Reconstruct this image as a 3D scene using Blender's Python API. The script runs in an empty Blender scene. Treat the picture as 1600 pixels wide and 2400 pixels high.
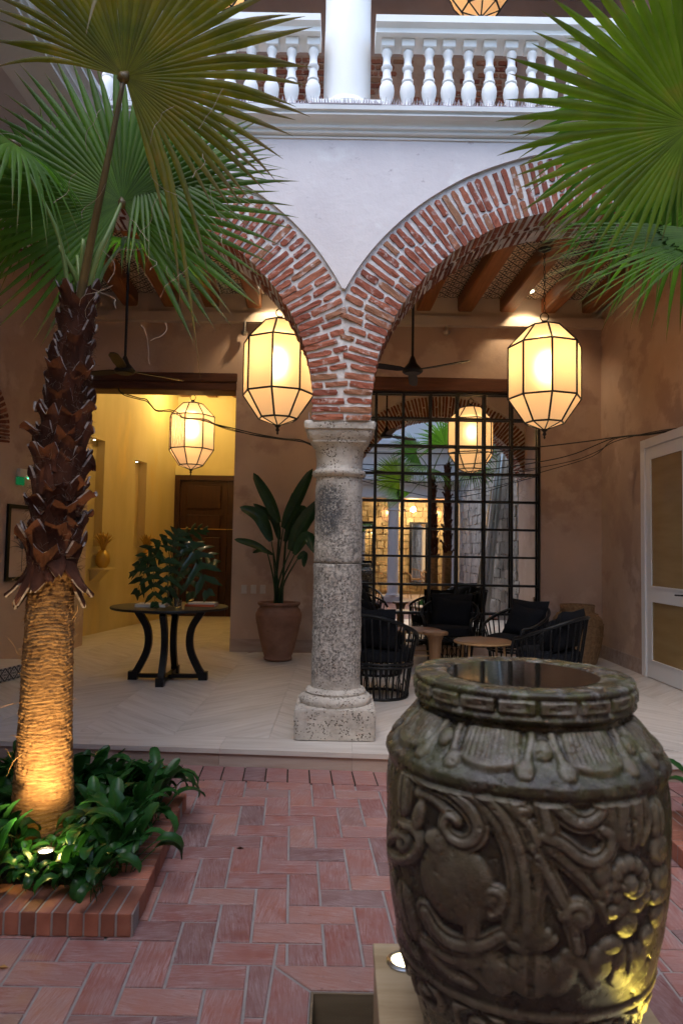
import bpy, bmesh, math, random
import numpy as np
from mathutils import Vector, Matrix, noise as mn

random.seed(7)
rng = np.random.default_rng(7)
SC = bpy.context.scene
COL = SC.collection
PI = math.pi

# ------------------------------------------------------------------ camera, world, sun, exposure
CAM_Z = 1.35
TILT, ROLL, FPX = math.radians(3.22), math.radians(0.97), 1600.0
cam_d = bpy.data.cameras.new('camera')
cam = bpy.data.objects.new('camera', cam_d)
COL.objects.link(cam)
SC.camera = cam
cam_d.sensor_fit = 'VERTICAL'
cam_d.sensor_height = 36.0
cam_d.sensor_width = 24.0
cam_d.lens = 24.0
cam_d.clip_start = 0.05
cam_d.clip_end = 400
cam_d.dof.use_dof = True
cam_d.dof.focus_distance = 5.2
cam_d.dof.aperture_fstop = 4.5
_f = Vector((0, math.cos(TILT), math.sin(TILT)))
_r0 = Vector((1, 0, 0))
_u0 = Vector((0, -math.sin(TILT), math.cos(TILT)))
_r = _r0 * math.cos(ROLL) + _u0 * math.sin(ROLL)
_u = -_r0 * math.sin(ROLL) + _u0 * math.cos(ROLL)
cam.matrix_world = Matrix(((_r.x, _u.x, -_f.x, 0), (_r.y, _u.y, -_f.y, 0), (_r.z, _u.z, -_f.z, CAM_Z), (0, 0, 0, 1)))
CAMP = Vector((0, 0, CAM_Z))


def ray(px, py):
    return (_f * FPX + _r * (px - 800) - _u * (py - 1200)).normalized()


def at(px, py, Y):
    d = ray(px, py)
    return CAMP + d * (Y / d.y)


def onz(px, py, z):
    d = ray(px, py)
    return CAMP + d * ((z - CAM_Z) / d.z)


def proj(p):
    v = Vector(p) - CAMP
    w = v.dot(_f)
    return (800 + v.dot(_r) / w * FPX, 1200 - v.dot(_u) / w * FPX, w)


world = bpy.data.worlds.new('World')
SC.world = world
world.use_nodes = True
wn = world.node_tree
bg = wn.nodes['Background']
sky = wn.nodes.new('ShaderNodeTexSky')
sky.sky_type = 'NISHITA'
sky.sun_disc = False
sky.sun_elevation = math.radians(62)
sky.sun_rotation = math.radians(200)
sky.air_density = 1.0
sky.dust_density = 1.5
sky.ozone_density = 2.0
wn.links.new(sky.outputs[0], bg.inputs[0])
bg.inputs[1].default_value = 0.15

sun_d = bpy.data.lights.new('sun', 'SUN')
sun_d.energy = 0.5
sun_d.angle = math.radians(50)
sun_d.color = (1.0, 0.96, 0.9)
sun = bpy.data.objects.new('sun', sun_d)
COL.objects.link(sun)
sun.rotation_euler = (math.radians(28), 0, math.radians(-20))

SC.view_settings.view_transform = 'Standard'
SC.view_settings.look = 'None'
SC.view_settings.exposure = 1.5
SC.view_settings.gamma = 1.0
SC.view_settings.use_curve_mapping = False
SC.render.engine = 'CYCLES'
cy = SC.cycles
cy.use_denoising = True
try:
    cy.denoiser = 'OPENIMAGEDENOISE'
except Exception:
    pass
cy.max_bounces = 7
cy.diffuse_bounces = 4
cy.glossy_bounces = 4
cy.transmission_bounces = 5
cy.transparent_max_bounces = 8
cy.caustics_reflective = False
cy.caustics_refractive = False
cy.sample_clamp_indirect = 4.0
cy.use_adaptive_sampling = True
cy.adaptive_threshold = 0.02


# ------------------------------------------------------------------ lamps of the place
def kelvin(name):
    return {'lantern': (1.0, 0.60, 0.25), 'hall': (1.0, 0.76, 0.28), 'spot': (1.0, 0.74, 0.45),
            'garden': (1.0, 0.70, 0.35), 'urn': (1.0, 0.74, 0.10)}[name]


def point(loc, energy, colour, radius=0.05, parent=None):
    d = bpy.data.lights.new('lamp_light', 'POINT')
    d.energy = energy
    d.color = colour
    d.shadow_soft_size = radius
    o = bpy.data.objects.new('lamp_light', d)
    COL.objects.link(o)
    o.location = loc
    if parent:
        o.parent = parent
    return o


def spot(loc, target, energy, colour, angle=60, blend=.5, radius=0.03):
    d = bpy.data.lights.new('spot_light', 'SPOT')
    d.energy = energy
    d.color = colour
    d.spot_size = math.radians(angle)
    d.spot_blend = blend
    d.shadow_soft_size = radius
    o = bpy.data.objects.new('spot_light', d)
    COL.objects.link(o)
    o.location = loc
    o.rotation_euler = (Vector(target) - Vector(loc)).to_track_quat('-Z', 'Y').to_euler()
    return o


# ------------------------------------------------------------------ object helpers
def tag(o, label=None, cat=None, group=None, kind=None):
    if label: o['label'] = label
    if cat: o['category'] = cat
    if group: o['group'] = group
    if kind: o['kind'] = kind
    return o


def thing(name, label, cat, loc=(0, 0, 0), rz=0, group=None):
    o = bpy.data.objects.new(name, None)
    COL.objects.link(o)
    o.location = loc
    o.rotation_euler = (0, 0, rz)
    o.empty_display_size = .1
    return tag(o, label, cat, group)


def link_mesh(name, me, mat, parent=None, loc=None):
    if mat is not None and len(me.materials) == 0:
        me.materials.append(mat)
    o = bpy.data.objects.new(name, me)
    COL.objects.link(o)
    if parent is not None:
        o.parent = parent
    if loc is not None:
        o.location = loc
    return o


def copy_tree(o, parent=None):
    c = o.copy()
    COL.objects.link(c)
    if parent is not None:
        c.parent = parent
    for ch in list(o.children):
        copy_tree(ch, c)
    return c


class MB:
    """collects geometry and links it as one mesh object"""

    def __init__(s):
        s.v = []
        s.f = []

    def add(s, vs, fs):
        b = len(s.v)
        s.v += [tuple(p) for p in vs]
        s.f += [tuple(b + i for i in f) for f in fs]
        return s

    def box(s, x0, x1, y0, y1, z0, z1, M=None):
        vs = [(x0, y0, z0), (x1, y0, z0), (x1, y1, z0), (x0, y1, z0), (x0, y0, z1), (x1, y0, z1), (x1, y1, z1), (x0, y1, z1)]
        if M is not None:
            vs = [M @ Vector(p) for p in vs]
        return s.add(vs, [(0, 3, 2, 1), (4, 5, 6, 7), (0, 1, 5, 4), (1, 2, 6, 5), (2, 3, 7, 6), (3, 0, 4, 7)])

    def rbox(s, x0, x1, y0, y1, z0, z1, b=.005, M=None):
        """box with chamfered edges"""
        xs, ys, zs = (x0, x1), (y0, y1), (z0, z1)
        vs = []
        idx = {}
        for i in (0, 1):
            for j in (0, 1):
                for k in (0, 1):
                    sx, sy, sz = (b if i == 0 else -b), (b if j == 0 else -b), (b if k == 0 else -b)
                    x, y, z = xs[i], ys[j], zs[k]
                    for ax, p in enumerate([(x, y + sy, z + sz), (x + sx, y, z + sz), (x + sx, y + sy, z)]):
                        idx[(i, j, k, ax)] = len(vs)
                        vs.append(p)
        fs = []
        g = lambda i, j, k, a: idx[(i, j, k, a)]
        for i in (0, 1):
            q = [g(i, 0, 0, 0), g(i, 1, 0, 0), g(i, 1, 1, 0), g(i, 0, 1, 0)]
            fs.append(tuple(q if i else q[::-1]))
            q = [g(0, i, 0, 1), g(0, i, 1, 1), g(1, i, 1, 1), g(1, i, 0, 1)]
            fs.append(tuple(q if i else q[::-1]))
            q = [g(0, 0, i, 2), g(1, 0, i, 2), g(1, 1, i, 2), g(0, 1, i, 2)]
            fs.append(tuple(q if i else q[::-1]))
        for a in (0, 1):
            for c in (0, 1):
                q = [g(0, a, c, 1), g(1, a, c, 1), g(1, a, c, 2), g(0, a, c, 2)]
                fs.append(tuple(q if (a ^ c) == 0 else q[::-1]) if True else None)
                q = [g(a, 0, c, 0), g(a, 1, c, 0), g(a, 1, c, 2), g(a, 0, c, 2)]
                fs.append(tuple(q if (a ^ c) == 1 else q[::-1]))
                q = [g(a, c, 0, 0), g(a, c, 1, 0), g(a, c, 1, 1), g(a, c, 0, 1)]
                fs.append(tuple(q if (a ^ c) == 0 else q[::-1]))
        for i in (0, 1):
            for j in (0, 1):
                for k in (0, 1):
                    q = [g(i, j, k, 0), g(i, j, k, 1), g(i, j, k, 2)]
                    fs.append(tuple(q))
        if M is not None:
            vs = [M @ Vector(p) for p in vs]
        return s.add(vs, fs)

    def lathe(s, prof, n=32, c=(0, 0, 0), cap0=True, cap1=True):
        """prof: list of (r, z) bottom to top"""
        vs, fs = [], []
        m = len(prof)
        for r, z in prof:
            for i in range(n):
                a = 2 * PI * i / n
                vs.append((c[0] + r * math.cos(a), c[1] + r * math.sin(a), c[2] + z))
        for j in range(m - 1):
            for i in range(n):
                k = (i + 1) % n
                fs.append((j * n + i, j * n + k, (j + 1) * n + k, (j + 1) * n + i))
        if cap0: fs.append(tuple(range(n))[::-1])
        if cap1: fs.append(tuple((m - 1) * n + i for i in range(n)))
        return s.add(vs, fs)

    def tube(s, pts, r, n=6, caps=True, flat=1.0):
        pts = [Vector(p) for p in pts]
        m = len(pts)
        rs = r if isinstance(r, (list, tuple)) else [r] * m
        vs, fs = [], []
        up = None
        for j, p in enumerate(pts):
            t = (pts[min(j + 1, m - 1)] - pts[max(j - 1, 0)])
            if t.length < 1e-9: t = Vector((0, 0, 1))
            t.normalize()
            if up is None:
                up = Vector((0, 0, 1)) if abs(t.z) < .9 else Vector((1, 0, 0))
            x = t.cross(up)
            if x.length < 1e-6: x = t.orthogonal()
            x.normalize()
            y = x.cross(t).normalized()
            up = y
            for i in range(n):
                a = 2 * PI * i / n
                vs.append(p + (x * math.cos(a) + y * math.sin(a) * flat) * rs[j])
        for j in range(m - 1):
            for i in range(n):
                k = (i + 1) % n
                fs.append((j * n + i, j * n + k, (j + 1) * n + k, (j + 1) * n + i))
        if caps:
            fs.append(tuple(range(n))[::-1])
            fs.append(tuple((m - 1) * n + i for i in range(n)))
        return s.add(vs, fs)

    def bar(s, a, b, w, h=None):
        """rectangular bar from a to b"""
        h = h or w
        a, b = Vector(a), Vector(b)
        t = (b - a)
        L = t.length
        q = t.to_track_quat('Z', 'Y').to_matrix().to_4x4()
        return s.box(-w / 2, w / 2, -h / 2, h / 2, 0, L, Matrix.Translation(a) @ q)

    def prism(s, poly, z0, z1):
        n = len(poly)
        vs = [(x, y, z0) for x, y in poly] + [(x, y, z1) for x, y in poly]
        fs = [tuple(range(n))[::-1], tuple(range(n, 2 * n))]
        for i in range(n):
            k = (i + 1) % n
            fs.append((i, k, n + k, n + i))
        return s.add(vs, fs)

    def extrude_x(s, prof, xa, xb):
        """prof: (y, z) closed polygon, swept along x"""
        n = len(prof)
        vs = [(xa, y, z) for y, z in prof] + [(xb, y, z) for y, z in prof]
        fs = [tuple(range(n)), tuple(range(n, 2 * n))[::-1]]
        for i in range(n):
            k = (i + 1) % n
            fs.append((i, n + i, n + k, k))
        return s.add(vs, fs)

    def mesh(s, name, smooth=False, auto=None):
        me = bpy.data.meshes.new(name)
        me.from_pydata(s.v, [], s.f)
        me.update()
        bm = bmesh.new()
        bm.from_mesh(me)
        bmesh.ops.recalc_face_normals(bm, faces=bm.faces)
        bm.to_mesh(me)
        bm.free()
        if smooth:
            me.shade_smooth()
            if auto:
                try:
                    me.set_sharp_from_angle(angle=math.radians(auto))
                except Exception:
                    pass
        return me

    def build(s, name, mat, parent=None, smooth=False, auto=None, loc=None):
        return link_mesh(name, s.mesh(name, smooth, auto), mat, parent, loc)


def clip_poly(poly, a, b, c):
    """keep points with a*x+b*y+c >= 0"""
    out = []
    n = len(poly)
    for i in range(n):
        p, q = poly[i], poly[(i + 1) % n]
        dp, dq = a * p[0] + b * p[1] + c, a * q[0] + b * q[1] + c
        if dp >= 0: out.append(p)
        if (dp >= 0) != (dq >= 0):
            t = dp / (dp - dq)
            out.append((p[0] + (q[0] - p[0]) * t, p[1] + (q[1] - p[1]) * t))
    return out


def area(poly):
    return abs(sum(poly[i][0] * poly[(i + 1) % len(poly)][1] - poly[(i + 1) % len(poly)][0] * poly[i][1] for i in range(len(poly)))) / 2


def inset(poly, d):
    """inset a convex counter-clockwise polygon"""
    A = sum(poly[i][0] * poly[(i + 1) % len(poly)][1] - poly[(i + 1) % len(poly)][0] * poly[i][1] for i in range(len(poly)))
    if A < 0: poly = poly[::-1]
    out = poly
    for i in range(len(poly)):
        p, q = poly[i], poly[(i + 1) % len(poly)]
        ex, ey = q[0] - p[0], q[1] - p[1]
        L = math.hypot(ex, ey)
        if L < 1e-6: continue
        nx, ny = -ey / L, ex / L
        out = clip_poly(out, nx, ny, -(nx * p[0] + ny * p[1]) - d)
        if len(out) < 3: return []
    return out


def cr(pts, n=6):
    """Catmull-Rom through points"""
    P = [Vector(p) for p in pts]
    P = [P[0] * 2 - P[1]] + P + [P[-1] * 2 - P[-2]]
    out = []
    for i in range(1, len(P) - 2):
        a, b, c, d = P[i - 1], P[i], P[i + 1], P[i + 2]
        for k in range(n):
            t = k / n
            out.append(.5 * ((2 * b) + (c - a) * t + (2 * a - 5 * b + 4 * c - d) * t * t + (3 * b - a - 3 * c + d) * t ** 3))
    out.append(P[-2].copy())
    return out


# ------------------------------------------------------------------ materials
class NT:
    def __init__(s, name):
        s.m = bpy.data.materials.new(name)
        s.m.use_nodes = True
        s.t = s.m.node_tree
        s.b = s.t.nodes['Principled BSDF']
        s.out = s.t.nodes['Material Output']
        s._pos = None

    def n(s, typ, **kw):
        nd = s.t.nodes.new('ShaderNode' + typ)
        for k, v in kw.items():
            if k.startswith('i_'):
                nd.inputs[k[2:].replace('_', ' ')].default_value = v
            else:
                setattr(nd, k, v)
        return nd

    def l(s, a, b):
        s.t.links.new(a, b)

    def pos(s, scale=(1, 1, 1), rot=(0, 0, 0), obj=False, loc=(0, 0, 0)):
        if obj:
            src = s.n('TexCoord').outputs['Object']
        else:
            src = s.n('NewGeometry').outputs['Position']
        mp = s.n('Mapping')
        mp.inputs['Scale'].default_value = scale
        mp.inputs['Rotation'].default_value = rot
        mp.inputs['Location'].default_value = loc
        s.l(src, mp.inputs['Vector'])
        return mp.outputs[0]

    def noise(s, vec, scale, detail=5, rough=.55, dist=0.0):
        nd = s.n('TexNoise')
        nd.inputs['Scale'].default_value = scale
        nd.inputs['Detail'].default_value = detail
        nd.inputs['Roughness'].default_value = rough
        nd.inputs['Distortion'].default_value = dist
        s.l(vec, nd.inputs['Vector'])
        return nd.outputs['Fac']

    def ramp(s, fac, stops, interp='LINEAR'):
        r = s.n('ValToRGB')
        r.color_ramp.interpolation = interp
        e = r.color_ramp.elements
        while len(e) < len(stops): e.new(.5)
        for i, (p, c) in enumerate(stops):
            e[i].position = p
            e[i].color = (c, c, c, 1) if isinstance(c, (int, float)) else (*c, 1)
        s.l(fac, r.inputs[0])
        return r.outputs[0]

    def mix(s, fac, a, b, mode='MIX'):
        m = s.n('Mix', data_type='RGBA', blend_type=mode)
        for inp, v in ((m.inputs[0], fac), (m.inputs[6], a), (m.inputs[7], b)):
            if hasattr(v, 'is_linked') or hasattr(v, 'node'):
                s.l(v, inp)
            elif isinstance(v, (int, float)):
                inp.default_value = v
            else:
                inp.default_value = (*v, 1)
        return m.outputs[2]

    def math(s, op, a, b=0.5, clamp=False):
        m = s.n('Math', operation=op, use_clamp=clamp)
        for inp, v in ((m.inputs[0], a), (m.inputs[1], b)):
            if isinstance(v, (int, float)): inp.default_value = v
            else: s.l(v, inp)
        return m.outputs[0]

    def stain(s, c, r):
        v = s.pos(scale=(1 / r[0], 1 / r[1], 1 / r[2]), loc=(-c[0] / r[0], -c[1] / r[1], -c[2] / r[2]))
        l = s.n('VectorMath', operation='LENGTH')
        s.l(v, l.inputs[0])
        return l.outputs['Value']

    def rand(s):
        a = s.n('ObjectInfo').outputs['Random']
        b = s.n('NewGeometry').outputs['Random Per Island']
        return s.math('FRACT', s.math('ADD', s.math('MULTIPLY', b, 7.31), a), 0)

    def bump(s, h, strength=.5, dist=.01, prev=None):
        b = s.n('Bump')
        b.inputs['Strength'].default_value = strength
        b.inputs['Distance'].default_value = dist
        s.l(h, b.inputs['Height'])
        if prev is not None: s.l(prev, b.inputs['Normal'])
        return b.outputs[0]

    def fin(s, col=None, rough=None, nor=None, spec=None, metal=None):
        for v, k in ((col, 'Base Color'), (rough, 'Roughness'), (spec, 'Specular IOR Level'), (metal, 'Metallic')):
            if v is None: continue
            if isinstance(v, (int, float)): s.b.inputs[k].default_value = v
            elif isinstance(v, tuple): s.b.inputs[k].default_value = (*v, 1)
            else: s.l(v, s.b.inputs[k])
        if nor is not None: s.l(nor, s.b.inputs['Normal'])
        return s.m


def simple(name, stops, scale=4, detail=6, rough=.7, bumps=((40, .3, .004),), stretch=(1, 1, 1), spots=(), var=0, spec=.4, metal=0, rot=(0, 0, 0), dist=0.0, obj=False):
    t = NT(name)
    P = t.pos(stretch, rot, obj)
    c = t.ramp(t.noise(P, scale, detail, dist=dist), stops)
    for (sc, lo, hi, colr) in spots:
        c = t.mix(t.ramp(t.noise(P, sc, 7, .6), [(lo, 0.0), (hi, 1.0)]), c, colr)
    if var:
        r = t.rand()
        h = t.n('HueSaturation')
        t.l(t.math('ADD', t.math('MULTIPLY', r, 2 * var), 1 - var), h.inputs['Value'])
        t.l(c, h.inputs['Color'])
        c = h.outputs[0]
    nor = None
    Q = t.pos(stretch, rot, obj)
    for sc, st, ds in bumps:
        nor = t.bump(t.noise(Q, sc, 6, .6), st, ds, nor)
    return t.fin(c, rough, nor, spec, metal)


M = {}


def plain(name, c, rough=.5, metal=0, spec=.5):
    t = NT(name)
    return t.fin(c, rough, None, spec, metal)


# plaster of the courtyard face, pale mauve lime wash
M['facade'] = simple('facade_plaster', [(.3, (.60, .55, .55)), (.55, (.67, .62, .61)), (.75, (.71, .67, .655))], 1.6, 8, .85,
                     ((3.5, .35, .03), (9, .35, .015), (45, .3, .004)), spots=((3.1, .62, .75, (.73, .71, .69)), (14, .66, .74, (.45, .40, .40))))
M['white'] = simple('white_lime_paint', [(.3, (.76, .76, .74)), (.6, (.82, .82, .80))], 3, 6, .6, ((6, .3, .01), (60, .2, .003)),
                    stretch=(1, 1, .6), spots=((9, .68, .8, (.66, .65, .62)),))
M['interior'] = simple('gallery_plaster', [(.25, (.43, .31, .24)), (.48, (.52, .39, .31)), (.7, (.60, .46, .37))], .95, 9, .8,
                       ((5, .4, .015), (40, .25, .004)), spots=((1.25, .50, .56, (.42, .30, .235)), (2.3, .60, .70, (.60, .47, .39)), (.8, .52, .66, (.54, .40, .30))), dist=.6)
M['plasterband'] = simple('band_plaster', [(.3, (.50, .42, .34)), (.7, (.58, .50, .41))], 2, 5, .8, ((20, .2, .005),))
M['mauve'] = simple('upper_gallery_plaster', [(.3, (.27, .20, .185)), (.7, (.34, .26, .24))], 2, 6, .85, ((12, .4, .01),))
M['yellow'] = simple('hall_plaster', [(.25, (.50, .40, .19)), (.5, (.62, .51, .26)), (.75, (.68, .58, .34))], 1.2, 7, .75,
                     ((5, .3, .01),), stretch=(1, 1, .35), spots=((1.7, .55, .7, (.66, .5, .2)),))
M['mortar'] = simple('lime_mortar', [(.3, (.46, .43, .41)), (.6, (.66, .63, .61)), (.8, (.76, .74, .72))], 9, 7, .95,
                     ((30, .8, .012), (110, .5, .004)), spots=((6, .62, .72, (.40, .34, .30)),))


def brick_mat(name, lo, mid, hi, haze, hz=(.56, .68), var=.28, fine=1.0):
    t = NT(name)
    P = t.pos()
    r = t.rand()
    c = t.ramp(r, [(0, lo), (.35, mid), (.7, hi), (1, (hi[0] * .8, hi[1] * 1.15, hi[2] * 1.1))])
    n1 = t.noise(P, 60, 6, .7)
    c = t.mix(t.ramp(n1, [(.3, .0), (.75, .55)]), c, (lo[0] * .55, lo[1] * .55, lo[2] * .55))
    n2 = t.noise(P, 17, 7, .65)
    c = t.mix(t.ramp(n2, [(hz[0], 0.0), (hz[1], .75)]), c, haze)
    nor = t.bump(t.noise(P, 90, 6, .7), .8 * fine, .006)
    nor = t.bump(n2, .4 * fine, .01, nor)
    return t.fin(c, .9, nor, .3)


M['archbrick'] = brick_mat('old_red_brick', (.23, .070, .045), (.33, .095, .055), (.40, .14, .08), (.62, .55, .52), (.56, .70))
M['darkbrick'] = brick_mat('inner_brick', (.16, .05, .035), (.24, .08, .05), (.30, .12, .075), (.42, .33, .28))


def tile_mat():
    t = NT('terracotta_paver')
    obj = t.n('TexCoord').outputs['Object']
    r = t.rand()
    c = t.ramp(r, [(0, (.125, .052, .052)), (.12, (.175, .064, .057)), (.25, (.215, .074, .063)), (.5, (.25, .088, .072)), (.8, (.285, .115, .09)), (.9, (.31, .14, .108)), (1, (.155, .085, .085))])
    off = t.n('Combine' + 'XYZ')
    t.l(t.math('MULTIPLY', r, 37.0), off.inputs[0])
    t.l(t.math('MULTIPLY', r, 91.0), off.inputs[2])
    va = t.n('VectorMath', operation='ADD')
    t.l(obj, va.inputs[0])
    t.l(off.outputs[0], va.inputs[1])
    rot = t.n('VectorRotate', rotation_type='Z_AXIS')
    t.l(va.outputs[0], rot.inputs['Vector'])
    t.l(t.math('MULTIPLY', t.math('SUBTRACT', r, .5), .55), rot.inputs['Angle'])
    mp = t.n('Mapping')
    mp.inputs['Scale'].default_value = (2.2, 26, 1)
    t.l(rot.outputs[0], mp.inputs[0])
    streak = t.noise(mp.outputs[0], 4.0, 8, .8, 1.2)
    cloud = t.noise(va.outputs[0], 11, 5, .6)
    hz = t.math('MULTIPLY', t.ramp(streak, [(.42, 0.0), (.62, 1.0)]), t.ramp(cloud, [(.32, .15), (.66, 1.0)]))
    c = t.mix(t.math('MULTIPLY', hz, .62), c, (.44, .37, .385))
    c = t.mix(t.math('MULTIPLY', t.ramp(t.noise(va.outputs[0], 6, 4), [(.4, 0.0), (.7, 1.0)]), .45), c, (.25, .175, .18))
    c = t.mix(t.ramp(t.noise(va.outputs[0], 55, 4, .7), [(.62, 0.0), (.74, .5)]), c, (.12, .045, .035))
    nor = t.bump(streak, .22, .004)
    nor = t.bump(t.noise(va.outputs[0], 40, 5), .3, .003, nor)
    return t.fin(c, t.ramp(cloud, [(.3, .48), (.7, .78)]), nor, .4)


M['tile'] = tile_mat()
M['grout'] = simple('paving_grout', [(.3, (.22, .20, .20)), (.7, (.30, .275, .275))], 12, 5, .9, ((80, .5, .004),))
M['edgebrick'] = simple('planter_brick', [(.3, (.22, .078, .05)), (.6, (.31, .12, .08)), (.8, (.36, .17, .12))], 9, 6, .75,
                        ((60, .4, .004), (15, .2, .006)), var=.3)


def travertine(name, c0, c1, c2, rot=0.0, rough=.35, var=.07):
    t = NT(name)
    P = t.pos(obj=True, scale=(1.0, 9.0, 9.0))
    r = t.rand()
    off = t.n('CombineXYZ')
    t.l(t.math('MULTIPLY', r, 53.0), off.inputs[0])
    t.l(t.math('MULTIPLY', r, 31.0), off.inputs[1])
    va = t.n('VectorMath', operation='ADD')
    t.l(P, va.inputs[0])
    t.l(off.outputs[0], va.inputs[1])
    n1 = t.noise(va.outputs[0], 1.6, 7, .6, .4)
    c = t.ramp(n1, [(.3, c0), (.5, c1), (.72, c2)])
    h = t.n('HueSaturation')
    t.l(t.math('ADD', t.math('MULTIPLY', r, 2 * var), 1 - var), h.inputs['Value'])
    t.l(c, h.inputs['Color'])
    nor = t.bump(n1, .08, .003)
    return t.fin(h.outputs[0], t.ramp(n1, [(.3, rough + .15), (.7, rough)]), nor, .5)


M['trav'] = travertine('travertine_plank', (.47, .42, .375), (.57, .52, .475), (.63, .59, .55))
M['travedge'] = travertine('travertine_riser', (.30, .22, .18), (.40, .31, .26), (.46, .38, .33), rough=.6)
M['travblock'] = travertine('travertine_block', (.36, .27, .16), (.46, .36, .23), (.52, .43, .30), rough=.45)


def coral_mat():
    t = NT('coral_stone')
    P = t.pos()
    c = t.ramp(t.noise(P, 6, 8, .65), [(.28, (.40, .36, .315)), (.5, (.56, .51, .45)), (.72, (.66, .62, .56))])
    # weathered grey-black crust on the shaft
    g = t.ramp(t.noise(P, 42, 7, .8), [(.42, 0.0), (.60, 1.0)])
    sep = t.n('SeparateXYZ')
    t.l(P, sep.inputs[0])
    lowm = t.ramp(t.math('MULTIPLY', sep.outputs[2], .5), [(.16, 0.0), (.22, .95), (.78, .9), (.94, .15)])
    c = t.mix(t.math('MULTIPLY', g, lowm), c, (.13, .127, .125))
    big = t.ramp(t.math('MULTIPLY', t.math('ADD', t.stain((-.095, 5.03, 1.68), (.10, .4, .22)), t.math('MULTIPLY', t.noise(P, 16, 8, .75), 1.1)), .4), [(.52, .9), (.80, 0.0)])
    zone = t.ramp(t.math('MULTIPLY', sep.outputs[2], .5), [(.62, 0.0), (.74, 1.0), (.90, 1.0), (.95, 0.0)])
    c = t.mix(t.math('MULTIPLY', t.math('MULTIPLY', big, zone), t.ramp(t.noise(P, 60, 6, .75), [(.36, 0.0), (.52, 1.0)])), c, (.045, .052, .065))
    pit = t.n('TexVoronoi')
    pit.inputs['Scale'].default_value = 62
    pit.inputs['Randomness'].default_value = 1
    t.l(t.pos(), pit.inputs['Vector'])
    pr = t.ramp(pit.outputs['Distance'], [(.20, 0.0), (.36, 1.0)])
    pn = t.math('MAXIMUM', pr, t.ramp(t.noise(P, 14, 4), [(.46, 1.0), (.54, 0.0)]))
    c = t.mix(pn, (.12, .095, .07), c)
    nor = t.bump(pn, .9, .012)
    nor = t.bump(t.noise(P, 30, 8, .75), .9, .014, nor)
    nor = t.bump(t.noise(P, 130, 5, .7), .7, .004, nor)
    return t.fin(c, .95, nor, .2)


M['coral'] = coral_mat()


def wood(name, c0, c1, rough=.5, along=(1, 12, 12)):
    return simple(name, [(.3, c0), (.7, c1)], 2.2, 6, rough, ((30, .25, .004),), stretch=along, spots=((9, .68, .76, tuple(x * .4 for x in c0)),), dist=.8)


M['beam'] = wood('ceiling_beam_wood', (.20, .075, .026), (.33, .13, .045), .5, (14, 1, 14))
M['lintel'] = wood('lintel_wood', (.06, .022, .011), (.115, .042, .02), .6, (1, 14, 14))
M['doorwood'] = wood('dark_door_wood', (.028, .009, .005), (.055, .018, .008), .45, (12, 12, 1))
M['tablewood'] = wood('pale_wood', (.19, .10, .048), (.27, .15, .075), .4, (12, 12, 1))
M['black'] = plain('black_lacquer', (.005, .0055, .007), .4, 0, .3)
M['blackmetal'] = plain('black_steel', (.012, .012, .013), .45, .4)
M['steel'] = plain('brushed_steel', (.55, .55, .53), .28, 1)
M['fabric'] = simple('black_fabric', [(.3, (.006, .007, .010)), (.7, (.012, .013, .017))], 60, 3, .95, ((300, .3, .001),), spec=.15)
M['rattan'] = simple('rattan', [(.3, (.30, .17, .075)), (.7, (.42, .26, .12))], 20, 4, .5, ((120, .3, .002),))
M['whitepaint'] = plain('white_door_paint', (.78, .78, .78), .4)
M['amber'] = simple('amber_blind_behind_glass', [(.3, (.30, .20, .085)), (.7, (.36, .25, .11))], 1.5, 3, .12, (), stretch=(1, 1, 6), spec=.7)
M['cable'] = plain('cable_rubber', (.012, .012, .012), .6)
M['plastic'] = plain('white_plastic', (.6, .58, .54), .4)
M['gold'] = plain('gold_leaf_finish', (.55, .36, .09), .38, .6)
M['soil'] = simple('planter_soil', [(.3, (.02, .013, .008)), (.7, (.045, .03, .02))], 20, 6, .95, ((50, .8, .01),))


def terracotta(name, a, b, w=0):
    t = NT(name)
    P = t.pos()
    c = t.ramp(t.noise(P, 6, 7, .6), [(.3, a), (.65, b), (.8, (b[0] * 1.15, b[1] * 1.25, b[2] * 1.3))])
    c = t.mix(t.ramp(t.noise(t.pos((1, 1, 3)), 9, 6), [(.62, 0.0), (.72, .5)]), c, tuple(x * .5 for x in a))
    nor = t.bump(t.noise(t.pos((1, 1, 6)), 9, 5), .4, .008)
    return t.fin(c, .85, nor, .3)


M['terracotta'] = terracotta('terracotta_pot', (.20, .10, .065), (.29, .155, .105))


def weave_mat():
    t = NT('basket_weave')
    P = t.pos()
    sep = t.n('SeparateXYZ')
    t.l(t.n('TexCoord').outputs['UV'], sep.inputs[0])
    w = t.n('TexWave', wave_type='BANDS', bands_direction='Z')
    w.inputs['Scale'].default_value = 26
    w.inputs['Distortion'].default_value = .6
    t.l(P, w.inputs['Vector'])
    c = t.ramp(t.noise(P, 25, 5), [(.3, (.24, .14, .07)), (.7, (.42, .27, .14))])
    c = t.mix(t.ramp(w.outputs['Fac'], [(0, .6), (.5, 0.0)]), c, (.06, .03, .015))
    nor = t.bump(w.outputs['Fac'], .7, .006)
    return t.fin(c, .7, nor, .3)


M['weave'] = weave_mat()


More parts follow.
